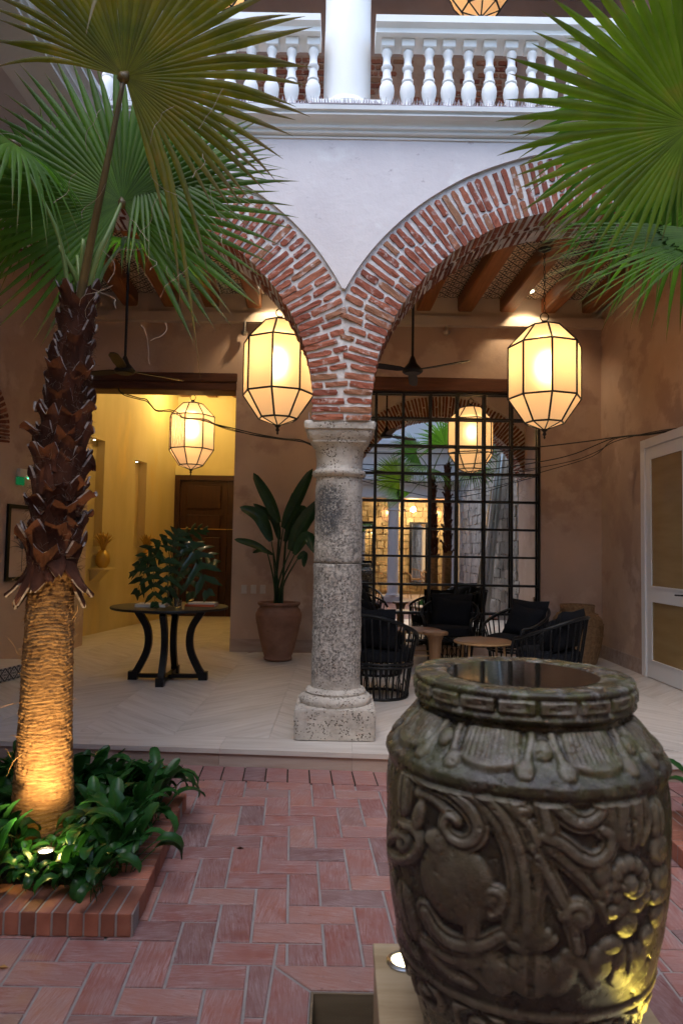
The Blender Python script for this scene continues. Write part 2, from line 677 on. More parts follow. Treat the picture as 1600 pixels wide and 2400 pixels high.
def leaf_mat(name, lo, mid, hi, trans=.35, rough=.35, stops=(.3, .55, .8), coat=0.0, scale=3.0, tip=None):
    t = NT(name)
    P = t.pos()
    r = t.rand()
    c = t.ramp(t.noise(P, scale, 5, .6), [(stops[0], lo), (stops[1], mid), (stops[2], hi)])
    h = t.n('HueSaturation')
    t.l(t.math('ADD', t.math('MULTIPLY', r, .5), .75), h.inputs['Value'])
    t.l(c, h.inputs['Color'])
    c = h.outputs[0]
    if tip:
        uv = t.n('TexCoord').outputs['UV']
        sep = t.n('SeparateXYZ')
        t.l(uv, sep.inputs[0])
        c = t.mix(t.ramp(t.math('ADD', sep.outputs[0], t.math('MULTIPLY', t.math('SUBTRACT', t.noise(P, 9, 4), .5), .5)), tip[1]), c, tip[0])
    t.fin(c, rough, None, .35)
    t.b.inputs['Coat Weight'].default_value = coat
    tr = t.n('BsdfTranslucent')
    hv = t.n('HueSaturation')
    hv.inputs['Value'].default_value = 1.5
    hv.inputs['Saturation'].default_value = 1.05
    t.l(c, hv.inputs['Color'])
    t.l(hv.outputs[0], tr.inputs['Color'])
    ms = t.n('MixShader')
    ms.inputs[0].default_value = trans
    t.l(t.b.outputs[0], ms.inputs[1])
    t.l(tr.outputs[0], ms.inputs[2])
    t.l(ms.outputs[0], t.out.inputs['Surface'])
    return t.m


M['frond'] = leaf_mat('palm_frond_green', (.055, .135, .014), (.085, .19, .022), (.13, .25, .035), .52, .42, coat=0, scale=2,
                      tip=((.17, .13, .05), [(.80, 0.0), (1.0, .8)]))
M['frondold'] = leaf_mat('palm_frond_olive', (.080, .095, .008), (.15, .135, .010), (.24, .165, .018), .5, .5, scale=5,
                         tip=((.17, .12, .05), [(.72, 0.0), (.98, .9)]))
M['frondright'] = leaf_mat('palm_frond_mid', (.085, .155, .010), (.125, .21, .016), (.22, .185, .026), .52, .45, scale=5,
                           tip=((.14, .10, .04), [(.82, 0.0), (1.0, .7)]))
M['petiole'] = simple('palm_petiole', [(.3, (.12, .20, .05)), (.7, (.20, .26, .08))], 6, 4, .4, ((60, .2, .002),))
M['petiolebrown'] = simple('palm_petiole_brown', [(.3, (.075, .05, .015)), (.7, (.12, .08, .025))], 6, 4, .4, ((60, .2, .002),))
M['thread'] = plain('frond_thread', (.32, .25, .18), .7)
M['cover'] = leaf_mat('planter_leaf', (.012, .055, .012), (.02, .085, .018), (.035, .12, .025), .28, .36, coat=.08, scale=7)
M['indoor'] = leaf_mat('indoor_leaf', (.010, .035, .012), (.016, .055, .018), (.03, .08, .025), .15, .3, coat=.3, scale=6)


def ring_trunk_mat():
    t = NT('shaved_palm_trunk')
    P = t.pos((6, 6, 44))
    Q = t.pos()
    fib = t.noise(P, 2.1, 8, .75, .6)
    c = t.ramp(fib, [(.30, (.07, .030, .010)), (.46, (.22, .11, .035)), (.62, (.38, .21, .08)), (.8, (.46, .31, .15))])
    c = t.mix(t.ramp(t.noise(Q, 9, 6), [(.5, 0.0), (.7, .55)]), c, (.13, .06, .02))
    nor = t.bump(fib, 1.0, .012)
    nor = t.bump(t.noise(Q, 120, 6, .8), .8, .006, nor)
    return t.fin(c, .75, nor, .3)


M['trunk'] = ring_trunk_mat()
M['boot'] = simple('palm_boot', [(.3, (.040, .016, .010)), (.55, (.080, .030, .017)), (.8, (.13, .052, .028))], 14, 6, .85,
                   ((30, .5, .006), (100, .4, .002)), stretch=(1, 1, .4), var=.35, spec=.12)
M['bootedge'] = simple('palm_boot_cut_edge', [(.3, (.09, .06, .05)), (.7, (.40, .34, .31))], 30, 5, .8, ((90, .6, .004),))
M['fibre'] = plain('palm_fibre', (.13, .085, .055), .8)
M['fibregold'] = plain('palm_fibre_golden', (.36, .19, .06), .7)


def urn_mat():
    t = NT('wet_carved_stone')
    P = t.pos()
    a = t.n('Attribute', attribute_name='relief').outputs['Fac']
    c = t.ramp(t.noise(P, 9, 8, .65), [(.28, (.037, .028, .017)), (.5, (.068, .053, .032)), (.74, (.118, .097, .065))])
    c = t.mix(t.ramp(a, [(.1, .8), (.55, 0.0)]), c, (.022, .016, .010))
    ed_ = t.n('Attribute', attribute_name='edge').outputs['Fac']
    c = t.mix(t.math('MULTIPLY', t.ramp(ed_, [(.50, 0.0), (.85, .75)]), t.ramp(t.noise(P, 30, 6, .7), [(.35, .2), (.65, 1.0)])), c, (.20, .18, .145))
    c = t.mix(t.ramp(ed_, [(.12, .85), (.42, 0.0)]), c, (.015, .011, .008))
    sep = t.n('SeparateXYZ')
    t.l(P, sep.inputs[0])
    up = t.ramp(sep.outputs[2], [(.80, .15), (.97, 1.0)])
    ms = t.math('MULTIPLY', t.ramp(t.noise(P, 13, 7, .7), [(.44, 0.0), (.60, 1.0)]), up)
    c = t.mix(t.math('MULTIPLY', ms, .8), c, (.080, .092, .030))
    gr = t.math('MULTIPLY', t.ramp(t.noise(P, 22, 7, .75), [(.50, 0.0), (.64, 1.0)]), t.ramp(sep.outputs[2], [(.84, 0.1), (.99, 1.0)]))
    c = t.mix(t.math('MULTIPLY', gr, .65), c, (.30, .30, .285))
    nor = t.bump(t.noise(P, 60, 8, .75), .55, .006)
    nor = t.bump(t.noise(P, 220, 5, .7), .5, .0015, nor)
    ro = t.ramp(t.noise(P, 16, 6, .6), [(.35, .12), (.65, .42)])
    return t.fin(c, ro, nor, .6)


M['urn'] = urn_mat()


def water_mat(name, c=(.015, .013, .010), sc=34, st=.06):
    t = NT(name)
    nor = t.bump(t.noise(t.pos((1, 2.2, 1)), sc, 3, .5), st, .004)
    return t.fin(c, .015, nor, .65)


M['water'] = water_mat('dark_water')
M['basinwater'] = water_mat('basin_water', (.075, .078, .05), 20, .05)
t_ = NT('mirror_silver')
M['mirror'] = t_.fin((.90, .90, .88), .0, None, .5, 1.0)


def pattern_tile(name, base, dark, k):
    """Spanish pattern printed on a tile: diamonds and lattice, from the tile's own UVs"""
    t = NT(name)
    uv = t.n('TexCoord').outputs['UV']
    sep = t.n('SeparateXYZ')
    t.l(uv, sep.inputs[0])

    def cell(v):
        f = t.math('FRACT', t.math('MULTIPLY', v, k), 0)
        return t.math('ABSOLUTE', t.math('SUBTRACT', f, .5), 0)
    x, y = cell(sep.outputs[0]), cell(sep.outputs[1])
    s_ = t.math('ADD', x, y)
    ring = t.math('LESS_THAN', t.math('ABSOLUTE', t.math('SUBTRACT', s_, .5), 0), .085)
    ring2 = t.math('LESS_THAN', t.math('ABSOLUTE', t.math('SUBTRACT', s_, .25), 0), .055)
    ring2 = t.math('MULTIPLY', ring2, t.math('GREATER_THAN', t.math('ABSOLUTE', t.math('SUBTRACT', x, y), 0), .09))
    dot = t.math('LESS_THAN', s_, .11)
    corner = t.math('GREATER_THAN', s_, .84)
    hook = t.math('MULTIPLY', t.math('LESS_THAN', t.math('ABSOLUTE', t.math('SUBTRACT', t.math('MAXIMUM', x, y), .40), 0), .03), t.math('GREATER_THAN', t.math('MINIMUM', x, y), .13))
    f = t.math('MAXIMUM', t.math('MAXIMUM', ring, ring2), t.math('MAXIMUM', dot, t.math('MAXIMUM', corner, hook)))
    c = t.mix(f, base, dark)
    return t.fin(c, .45, None, .5)


M['ceiltile'] = pattern_tile('patterned_ceiling_tile', (.78, .67, .53), (.03, .022, .02), 2)
M['risertile'] = pattern_tile('patterned_riser_tile', (.46, .45, .43), (.03, .03, .035), 1)


def emit(name, c, s):
    t = NT(name)
    e = t.n('Emission')
    e.inputs[0].default_value = (*c, 1)
    e.inputs[1].default_value = s
    t.l(e.outputs[0], t.out.inputs['Surface'])
    return t.m


M['bulb'] = emit('bulb_glow', (1.0, .76, .42), 24)
M['lens'] = emit('lamp_lens', (1.0, .88, .62), 8)
M['lensyellow'] = emit('urn_lamp_lens', (1.0, .90, .55), 4)
M['green_led'] = emit('green_led', (.1, 1.0, .4), 2)
M['exit'] = emit('exit_sign_face', (.02, .30, .09), .12)


def glass_panel():
    """frosted cream glass, glowing from the bulb behind it"""
    t = NT('frosted_lantern_glass')
    n = t.noise(t.pos(), 7, 5, .6)
    n2 = t.noise(t.pos((1, 1, .25)), 40, 3, .5)
    e = t.n('Emission')
    t.l(t.ramp(n, [(.3, (1.0, .64, .36)), (.7, (1.0, .70, .42))]), e.inputs[0])
    e.inputs[1].default_value = .08
    rf = t.n('BsdfRefraction')
    rf.inputs['Color'].default_value = (1, .80, .52, 1)
    rf.inputs['Roughness'].default_value = .62
    rf.inputs['IOR'].default_value = 1.5
    t.l(t.bump(n2, .15, .01), rf.inputs['Normal'])
    tl = t.n('BsdfTranslucent')
    tl.inputs['Color'].default_value = (.88, .54, .27, 1)
    m1 = t.n('MixShader')
    m1.inputs[0].default_value = .45
    t.l(tl.outputs[0], m1.inputs[1])
    t.l(rf.outputs[0], m1.inputs[2])
    gl = t.n('BsdfGlossy')
    gl.inputs['Roughness'].default_value = .3
    m2 = t.n('MixShader')
    m2.inputs[0].default_value = .05
    t.l(m1.outputs[0], m2.inputs[1])
    t.l(gl.outputs[0], m2.inputs[2])
    ad = t.n('AddShader')
    t.l(m2.outputs[0], ad.inputs[0])
    t.l(e.outputs[0], ad.inputs[1])
    t.l(ad.outputs[0], t.out.inputs['Surface'])
    return t.m


M['lglass'] = glass_panel()
t_ = NT('clear_glass')
t_.b.inputs['Transmission Weight'].default_value = 1
t_.b.inputs['IOR'].default_value = 1.45
M['glass'] = t_.fin((.9, .95, .92), .03)
t_ = NT('clear_spike_plastic')
M['spike'] = t_.fin((.66, .60, .64), .25, None, .6)
t_.b.inputs['Transmission Weight'].default_value = .35
t_.b.inputs['Alpha'].default_value = .8
M['rubble'] = simple('rubble_stone', [(.3, (.36, .34, .31)), (.5, (.50, .48, .44)), (.75, (.60, .58, .54))], 3.5, 8, .95,
                     ((9, .9, .05), (40, .8, .012)), spots=((5, .60, .68, (.13, .12, .10)),), stretch=(1, 1, 1.7), var=.25)
# ================================================================== LARGE STRUCTURE
FY0, FY1 = 4.93, 5.43            # the arcade wall
BACKY = 9.05                      # back wall of the gallery
RX = 3.45                         # right wall
STEPK = (4.513 - 4.782) / (2.242 + 2.322)
step_y = lambda x: 4.626 + STEPK * (x - .311)
FLOOR_Z = -.12                    # courtyard paving


def struct(name, mb, mat, smooth=False, **k):
    o = mb.build(name, mat, None, smooth)
    o['kind'] = 'structure'
    return o


# --- ground: grout bed of the courtyard with the basin left open
BX0, BX1, BY0, BY1 = -.076, 1.019, 1.27, 2.37
g = MB()
GZ = FLOOR_Z - .006
g.box(-3.5, BX0, -1.7, 4.72, -.5, GZ)
g.box(BX1, 3.5, -1.7, 4.72, -.5, GZ)
g.box(BX0, BX1, BY1, 4.72, -.5, GZ)
g.box(BX0, BX1, -1.7, BY0, -.5, GZ)
courtyard_ground = struct('courtyard_ground', g, M['grout'])
struct('earth', MB().box(-60, 60, -60, 60, -.8, -.52), M['soil'])

# --- gallery floor: bed, front slab edge, planks laid as chevrons
g = MB()
g.prism([(-4.4, 5.0), (3.6, 5.0), (3.6, 15), (-4.4, 15)], -.4, -.012)
gallery_floor = struct('gallery_floor', g, M['grout'])
rs = MB().prism([(-3.5, step_y(-3.5) + .045), (3.5, step_y(3.5) + .045), (3.5, 5.0), (-3.5, 5.0)], -.3, -.012)
struct('step_core', rs, M['grout'])
xs = -3.5
step = thing('travertine_step', 'long pale travertine step along the front of the arcade floor', 'step', (0, 0, 0))
while xs < 3.5:
    x1 = min(xs + .9, 3.5)
    r_ = MB()
    r_.prism([(xs + .001, step_y(xs) + .018), (x1 - .001, step_y(x1) + .018), (x1 - .001, step_y(x1) + .044), (xs + .001, step_y(xs) + .044)], FLOOR_Z - .01, -.033)
    r_.build('riser_slab', M['travedge'], step)
    n_ = MB().prism([(xs + .001, step_y(xs)), (x1 - .001, step_y(x1)), (x1 - .001, step_y(x1) + .30), (xs + .001, step_y(xs) + .30)], -.032, .0)
    n_.build('nosing_slab', M['trav'], step)
    xs = x1
PLK, PLL = .21, .98
s45 = math.sqrt(.5)
cw = PLL * s45
idx = 0
pl = []
for col in range(-7, 7):
    xa = col * cw + .2
    sgn = 1 if col % 2 == 0 else -1
    k = -6
    dy = PLK / s45
    for k in range(-4, int(11 / dy)):
        yb = 4.2 + k * dy
        if sgn > 0:
            q = [(xa, yb), (xa + cw, yb + cw), (xa + cw, yb + cw + dy), (xa, yb + dy)]
        else:
            q = [(xa, yb + cw), (xa + cw, yb), (xa + cw, yb + dy), (xa, yb + cw + dy)]
        q = clip_poly(q, -STEPK, 1, -(4.626 - STEPK * .311) - .302)
        for a_, b_, c_ in ((1, 0, 3.98), (-1, 0, RX), (0, -1, 14.2)):
            if len(q) > 2: q = clip_poly(q, a_, b_, c_)
        if len(q) < 3: continue
        # keep inside the hall opening beyond the back wall
        cxm = sum(p[0] for p in q) / len(q)
        cym = sum(p[1] for p in q) / len(q)
        if cym > BACKY + .2 and cxm > -1.2: continue
        q = inset(q, .0011)
        if len(q) < 3 or area(q) < .004: continue
        pl.append((cxm, cym, sgn, q))
pl.sort(key=lambda t: t[1])
rest = MB()
for i, (cx, cy_, sgn, q) in enumerate(pl):
    if i < 290:
        ang = sgn * PI / 4
        ca, sa = math.cos(-ang), math.sin(-ang)
        loc = [((x - cx) * ca - (y - cy_) * sa, (x - cx) * sa + (y - cy_) * ca) for x, y in q]
        o = MB().prism(loc, -.012, random.uniform(-.0006, 0)).build('floor_plank', M['trav'], gallery_floor, loc=(cx, cy_, 0))
        o.rotation_euler = (0, 0, ang)
    else:
        rest.prism(q, -.012, 0)
o = rest.build('floor_planks_beyond', M['trav'], gallery_floor)
o['kind'] = 'stuff'

# --- courtyard pavers in herringbone
U = .1365
SH = -.070     # the courses lean a little, as the court is not square


def shear(x, y):
    return (x + SH * (y - 2.37), y)


paving = thing('herringbone_paving', None, None)
paving['kind'] = 'structure'
HEAD = .272    # header course along the step
tiles = []
line_k = (-STEPK, 1, -(4.626 - STEPK * .311))


def cut_regions(q):
    """pieces of polygon q outside basin border frame; list of convex polygons"""
    bx0, bx1, by0, by1 = BX0 - .137, BX1 + .137, BY0 - .137, BY1 + .137
    outp = []
    a = clip_poly(q, -1, 0, bx0)
    if len(a) > 2: outp.append(a)
    a = clip_poly(q, 1, 0, -bx1)
    if len(a) > 2: outp.append(a)
    m_ = clip_poly(q, 1, 0, -bx0)
    if len(m_) > 2: m_ = clip_poly(m_, -1, 0, bx1)
    if len(m_) > 2:
        a = clip_poly(m_, 0, 1, -by1)
        if len(a) > 2: outp.append(a)
        a = clip_poly(m_, 0, -1, by0)
        if len(a) > 2: outp.append(a)
    return outp


for j in range(-32, 22):
    for i in range(-32, 30):
        x0, y0 = -.02 + i * U, 2.37 + j * U
        if y0 < -1.6 or y0 > 4.8: continue
        ph = (i - j) % 4
        if ph == 0: q = [(x0, y0), (x0 + 2 * U, y0), (x0 + 2 * U, y0 + U), (x0, y0 + U)]; kind = 0
        elif ph == 3: q = [(x0, y0), (x0 + U, y0), (x0 + U, y0 + 2 * U), (x0, y0 + 2 * U)]; kind = 1
        else: continue
        q = [shear(*p) for p in q]
        # below the header course
        q = clip_poly(q, STEPK, -1, (4.626 - STEPK * .311) - HEAD + .018)
        if len(q) < 3: continue
        q = clip_poly(q, 1, 0, 3.42)
        if len(q) > 2: q = clip_poly(q, -1, 0, 3.42)
        if len(q) < 3: continue
        for a in (cut_regions(q) if (max(p[0] for p in q) > BX0 - .137 and min(p[0] for p in q) < BX1 + .137 and max(p[1] for p in q) > BY0 - .137 and min(p[1] for p in q) < BY1 + .137) else [q]):
            a = inset(a, .0052)
            if len(a) < 3 or area(a) < .0006: continue
            c = (sum(p[0] for p in a) / len(a), sum(p[1] for p in a) / len(a))
            tiles.append((c, a, kind))
# mitred border of the basin
bw = .137
nb = 4
for (ax, ay, dx, dy, nx, ny) in ((BX0, BY1, 1, 0, 0, 1), (BX1, BY1, 0, -1, 1, 0), (BX1, BY0, -1, 0, 0, -1), (BX0, BY0, 0, 1, -1, 0)):
    L = 1.095
    cuts = [0, .29, .56, .82, L]
    for k in range(4):
        a, b = cuts[k], cuts[k + 1]
        ea = -bw if k == 0 else 0
        eb = bw if k == 3 else 0
        q = [(ax + dx * a, ay + dy * a), (ax + dx * b, ay + dy * b), (ax + dx * (b + eb) + nx * bw, ay + dy * (b + eb) + ny * bw), (ax + dx * (a + ea) + nx * bw, ay + dy * (a + ea) + ny * bw)]
        q = inset(q, .004)
        c = (sum(p[0] for p in q) / len(q), sum(p[1] for p in q) / len(q))
        tiles.append((c, q, 0 if dx else 1))


def in_view(x, y, z, m=40):
    if y < .3: return False
    px, py, w = proj((x, y, z))
    return -m < px < 1600 + m and -m < py < 2400 + m


near, far_ = [], []
for t in tiles:
    (cx, cy_), a, kind = t
    hid = (cx < -.80 and 2.72 < cy_ < 3.9) or (cx > 1.7 and cy_ < 3.8)
    (near if in_view(cx, cy_, FLOOR_Z) and not hid else far_).append(t)
near.sort(key=lambda t: t[0][1])
far_ += near[298:]
near = near[:298]
for (cx, cy_), a, kind in near:
    mb = MB()
    ang = PI / 2 if kind else 0
    ca, sa = math.cos(-ang), math.sin(-ang)
    loc = [((x - cx) * ca - (y - cy_) * sa, (x - cx) * sa + (y - cy_) * ca) for x, y in a]
    A2 = inset(loc, .003)
    z = random.uniform(-.0015, .0015)
    if len(A2) == len(loc) or (len(A2) == 4 and len(loc) == 4):
        # chamfered top
        n = len(A2)
        if area(loc) and sum(loc[i][0] * loc[(i + 1) % len(loc)][1] - loc[(i + 1) % len(loc)][0] * loc[i][1] for i in range(len(loc))) < 0: loc = loc[::-1]
        # align the rings by nearest vertex
        B = [min(A2, key=lambda p: (p[0] - q[0]) ** 2 + (p[1] - q[1]) ** 2) for q in loc]
        vs = [(x, y, -.02) for x, y in loc] + [(x, y, -.0028) for x, y in loc] + [(x, y, 0) for x, y in B]
        fs = [tuple(range(2 * n, 3 * n))]
        for i in range(n):
            k = (i + 1) % n
            fs += [(i, k, n + k, n + i), (n + i, n + k, 2 * n + k, 2 * n + i)]
        mb.add(vs, fs)
    else:
        mb.prism(loc, -.02, 0)
    o = mb.build('paver', M['tile'], paving, loc=(cx, cy_, FLOOR_Z + z))
    o.rotation_euler = (random.uniform(-.006, .006), random.uniform(-.004, .004), ang)
mb = MB()
for c, a, kind in far_: mb.prism(a, FLOOR_Z - .02, FLOOR_Z)
o = mb.build('pavers_beyond', M['tile'], paving)
o['kind'] = 'stuff'
# header course along the step
hc = thing('header_course', None, None)
hc['kind'] = 'structure'
hb = MB().prism([(-3.44, step_y(-3.44) - HEAD + .005), (3.44, step_y(3.44) - HEAD + .005), (3.44, step_y(3.44) + .014), (-3.44, step_y(-3.44) + .014)], GZ - .001, GZ + .0015)
hb.build('bed', M['soil'], hc)
x = -3.45
while x < 3.4:
    w = .142
    a = [(x + .005, step_y(x) + .016 - HEAD), (x + w - .005, step_y(x + w) + .016 - HEAD), (x + w - .005, step_y(x + w) + .012), (x + .005, step_y(x) + .012)]
    a = [(p[0] + (SH * (p[1] - 4.6)), p[1]) for p in a]
    c = (x + w / 2, step_y(x) - .12)
    loc = [(p[0] - c[0], p[1] - c[1]) for p in a]
    MB().prism(loc, -.02, .0).build('paver', M['tile'], hc, loc=(c[0], c[1], FLOOR_Z + random.uniform(-.001, .003)))
    x += w

# --- basin under the urn
g = MB()
g.box(BX0 + .002, BX0 + .01, BY0, BY1, -.42, GZ + .001)
g.box(BX1 - .01, BX1 - .002, BY0, BY1, -.42, GZ + .001)
g.box(BX0 + .0105, BX1 - .0105, BY1 - .01, BY1 - .002, -.42, GZ + .001)
g.box(BX0 + .0105, BX1 - .0105, BY0 + .002, BY0 + .01, -.42, GZ + .001)
g.box(BX0, BX1, BY0, BY1, -.43, -.40)
o = struct('fountain_basin', g, travertine('wet_travertine_lining', (.10, .075, .05), (.16, .12, .08), (.21, .165, .115), rough=.4))
struct('basin_water', MB().box(BX0 + .011, BX1 - .011, BY0 + .011, BY1 - .011, -.399, -.262), M['basinwater'])

# --- arcade wall with its two arches
XC = 0.0
ARCH = [(1.85, 1.65, 1.51, 2.41), (-1.87, 1.65, 1.51, 2.41)]
A2, B2 = 2.06, 1.94


def ell(xc, a, b, zc, x):
    t = (x - xc) / a
    return zc + b * math.sqrt(max(0, 1 - t * t)) if abs(t) < 1 else None


CAPZ = 2.295


def z_in(x):
    for xc, a, b, zc in ARCH:
        v = ell(xc, a, b, zc, x)
        if v is not None and abs(x - xc) < a: return v
    return CAPZ


def z_ex(x):
    v = [ell(xc, A2, B2, zc, x) for xc, a, b, zc in ARCH]
    v = [q for q in v if q is not None]
    return max(v) if v else CAPZ


def strip_wall(name, zlo, zhi, y0, y1, xs, mat, wob=0.0, parent=None):
    mb = MB()
    n = len(xs)
    vs = []
    for x in xs:
        a, b = zlo(x), zhi(x)
        for y in (y0, y1):
            vs.append((x, y, a))
            vs.append((x, y, b))
    fs = []
    for i in range(n - 1):
        p, q = 4 * i, 4 * (i + 1)
        fs += [(p, q, q + 1, p + 1), (p + 3, q + 3, q + 2, p + 2), (p + 2, q + 2, q, p), (p + 1, q + 1, q + 3, p + 3)]
    fs += [(0, 1, 3, 2), (4 * (n - 1), 4 * (n - 1) + 2, 4 * (n - 1) + 3, 4 * (n - 1) + 1)]
    mb.add(vs, fs)
    return mb.build(name, mat, parent)


xs_all = sorted(set([round(-3.5 + i * .025, 4) for i in range(281)] + [.2001, .1999, -.2199, -.2201, -.21, .19, .03, .035]))
arcade = strip_wall('arcade_wall', lambda x: z_ex(x) + .004 * mn.noise(Vector((x * 4, 0, 0))) + .002, lambda x: 4.405, FY0 - .022, FY1 + .015, xs_all, M['facade'])
tag(arcade, 'pale mauve plastered wall above the two brick arches', 'wall', kind='structure')
pier = strip_wall('arch_mortar', z_in, lambda x: z_ex(x) + .012, FY0 + .006, FY1 - .006, [XC - .0008] + [x for x in xs_all if x > XC + .0005], M['mortar'])
pier2 = strip_wall('arch_mortar', z_in, lambda x: z_ex(x) + .012, FY0 + .006, FY1 - .006, [x for x in xs_all if x < XC - .0005] + [XC + .0012], M['mortar'])

# brick shapes: irregular blocks, unit size, centred
BRK = []
for k in range(10):
    bm = bmesh.new()
    bmesh.ops.create_cube(bm, size=1.0)
    bmesh.ops.subdivide_edges(bm, edges=[e for e in bm.edges if abs((e.verts[0].co - e.verts[1].co).x) > .5], cuts=3)
    bmesh.ops.subdivide_edges(bm, edges=[e for e in bm.edges if abs((e.verts[0].co - e.verts[1].co).z) > .5], cuts=1)
    for v in bm.verts:
        ex = 1 - .06 * (abs(v.co.z) > .4) * (abs(v.co.x) > .4)
        v.co.x = v.co.x * ex + random.uniform(-.03, .03) * (abs(v.co.x) > .4)
        v.co.z += random.uniform(-.10, .10) * (abs(v.co.z) > .4)
        v.co.y += random.uniform(-.02, .02)
        if abs(v.co.x) > .4 and abs(v.co.z) > .4: v.co.y *= .97
    me = bpy.data.meshes.new('brick')
    bm.to_mesh(me)
    bm.free()
    BRK.append(me)


def brick(parent, mat, p, xdir, zdir, size, name='brick'):
    """x = along the brick, z = thickness"""
    me = random.choice(BRK)
    key = (me.name, mat.name)
    if key not in _bm:
        m2 = me.copy()
        m2.materials.append(mat)
        _bm[key] = m2
    o = bpy.data.objects.new(name, _bm[key])
    COL.objects.link(o)
    o.parent = parent
    xd, zd = Vector(xdir).normalized(), Vector(zdir).normalized()
    yd = zd.cross(xd)
    o.matrix_world = Matrix(((xd.x * size[0], yd.x * size[1], zd.x * size[2], p[0]), (xd.y * size[0], yd.y * size[1], zd.y * size[2], p[1]),
                             (xd.z * size[0], yd.z * size[1], zd.z * size[2], p[2]), (0, 0, 0, 1)))
    return o


_bm = {}
arch_lab = ['rough red brick arch on the right of the stone column, wide lime mortar joints',
            'rough red brick arch on the left of the stone column, behind the palm']
for ai, (xc, a, b, zc) in enumerate(ARCH):
    arch = thing('brick_arch', arch_lab[ai], 'arch', (0, 0, 0), group='brick arches of the arcade')
    for o_ in ([pier] if ai == 0 else [pier2]):
        o_.parent = arch
        o_.name = 'mortar_bed'
    sgn = 1 if ai == 0 else -1
    # arc length table, starting from the centre column side
    N = 2000
    pts = []
    for i in range(N + 1):
        t = PI - PI * i / N if sgn > 0 else PI * i / N
        pts.append((xc + a * math.cos(t), zc + b * math.sin(t), t))
    L = [0]
    for i in range(N): L.append(L[-1] + math.hypot(pts[i + 1][0] - pts[i][0], pts[i + 1][1] - pts[i][1]))
    pitch = .0565
    s = -.09
    k = 0
    while s < L[-1] - .02:
        ss = s + random.uniform(-.004, .004)
        if ss <= 0:
            x, z, t = pts[0][0], zc + ss, pts[0][2]
            nx, nz = (-sgn, 0)
        else:
            i = int(np.searchsorted(L, ss))
            x, z, t = pts[min(i, N)]
            nx, nz = math.cos(t) / a, math.sin(t) / b
            q = math.hypot(nx, nz)
            nx, nz = nx / q, nz / q
        tilt = min(1, max(0, ss / .5)) if ss > 0 else 0
        th = random.uniform(.033, .044)
        T = .415
        # stop at the seam over the column
        lim = T
        if abs(nx) > 1e-3 and (nx * sgn) < 0:
            d = (x - XC) * sgn / (-nx * sgn)
            over = random.uniform(.02, .06) if (k + ai) % 2 else random.uniform(-.03, .0)
            lim = min(T, d + over)
        pat = random.choice([(.62, .38), (.36, .64), (.5, .5), (.64, .36), (.34, .66), (.55, .45)])
        if lim < .28: pat = (1.0,)
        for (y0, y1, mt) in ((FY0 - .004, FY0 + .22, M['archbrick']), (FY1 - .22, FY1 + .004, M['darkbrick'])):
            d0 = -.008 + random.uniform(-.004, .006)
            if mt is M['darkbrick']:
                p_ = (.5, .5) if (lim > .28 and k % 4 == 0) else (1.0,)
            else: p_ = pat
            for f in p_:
                ln = lim * f
                l2 = ln - .015
                if l2 > .03:
                    cx, cz = x + nx * (d0 + l2 / 2), z + nz * (d0 + l2 / 2)
                    yy = (y0 + y1) / 2 + random.uniform(-.006, .004)
                    rr = random.uniform(-.02, .02)
                    xd = (nx * math.cos(rr) - nz * math.sin(rr), 0, nx * math.sin(rr) + nz * math.cos(rr))
                    zd = (-xd[2], 0, xd[0])
                    if cz > CAPZ + .012:
                        brick(arch, mt, (cx, yy, cz), xd, zd, (l2, y1 - y0, th))
                d0 += ln
        s += pitch * random.uniform(.93, 1.07)
        k += 1

# filler bricks between, in the soffit middle, joined (they show only edge-on)
fill = MB()
for ai, (xc, a, b, zc) in enumerate(ARCH):
    for i in range(0, 62):
        t = PI * (i + .5) / 62
        x, z = xc + (a - .006) * math.cos(t), zc + (b - .006) * math.sin(t)
        nx, nz = math.cos(t), math.sin(t)
        if abs(x - XC) < .2 and z < 2.5: continue
        Mt = Matrix.Translation((x + nx * .05, (FY0 + FY1) / 2 + random.uniform(-.02, .02), z + nz * .05)) @ Matrix(((nx, 0, -nz, 0), (0, 1, 0, 0), (nz, 0, nx, 0), (0, 0, 0, 1)))
        fill.box(-.05, .05, -.018, .018, -.022, .022, Mt)
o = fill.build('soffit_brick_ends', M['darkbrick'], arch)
o['kind'] = 'stuff'

# --- cornice (moulded band) over the arches
prof = [(0, 4.350), (-.030, 4.352), (-.034, 4.372), (-.022, 4.376), (-.026, 4.384), (-.058, 4.392), (-.064, 4.404), (-.052, 4.408), (-.054, 4.434), (-.078, 4.440), (-.082, 4.452),
        (-.070, 4.456), (-.074, 4.478), (-.088, 4.500), (-.112, 4.520), (-.150, 4.532), (-.152, 4.548), (-.140, 4.552), (-.142, 4.574), (-.168, 4.580), (-.174, 4.628),
        (-.160, 4.632), (-.160, 4.648), (.5, 4.648), (.5, 4.350)]
prof = [(y_, 4.397 + (z_ - 4.350) * .59 if z_ < 4.7 else z_) for y_, z_ in prof]
mb = MB()
segx = [-1.93 + .14 * i for i in range(40)]
n = len(prof)
vs = []
for x in segx:
    for y, z in prof:
        w = .0028 * mn.noise(Vector((x * 2.2, z * 9, 1.3)))
        vs.append((x, FY0 - .002 + y + w, z + w * 1.2))
fs = []
for i in range(len(segx) - 1):
    for j in range(n):
        k = (j + 1) % n
        fs.append((i * n + j, (i + 1) * n + j, (i + 1) * n + k, i * n + k))
fs += [tuple(range(n)), tuple(range((len(segx) - 1) * n, len(segx) * n))[::-1]]
mb.add(vs, fs)
cor = mb.build('cornice', M['white'], None)
tag(cor, 'white moulded cornice running over both arches under the balustrade', 'cornice', kind='structure')

# --- upper floor slab and gallery ceiling zone
struct('upper_floor_slab', MB().box(-3.7, 3.6, FY1 + .02, BACKY + .3, 4.86, 5.0), M['white'])
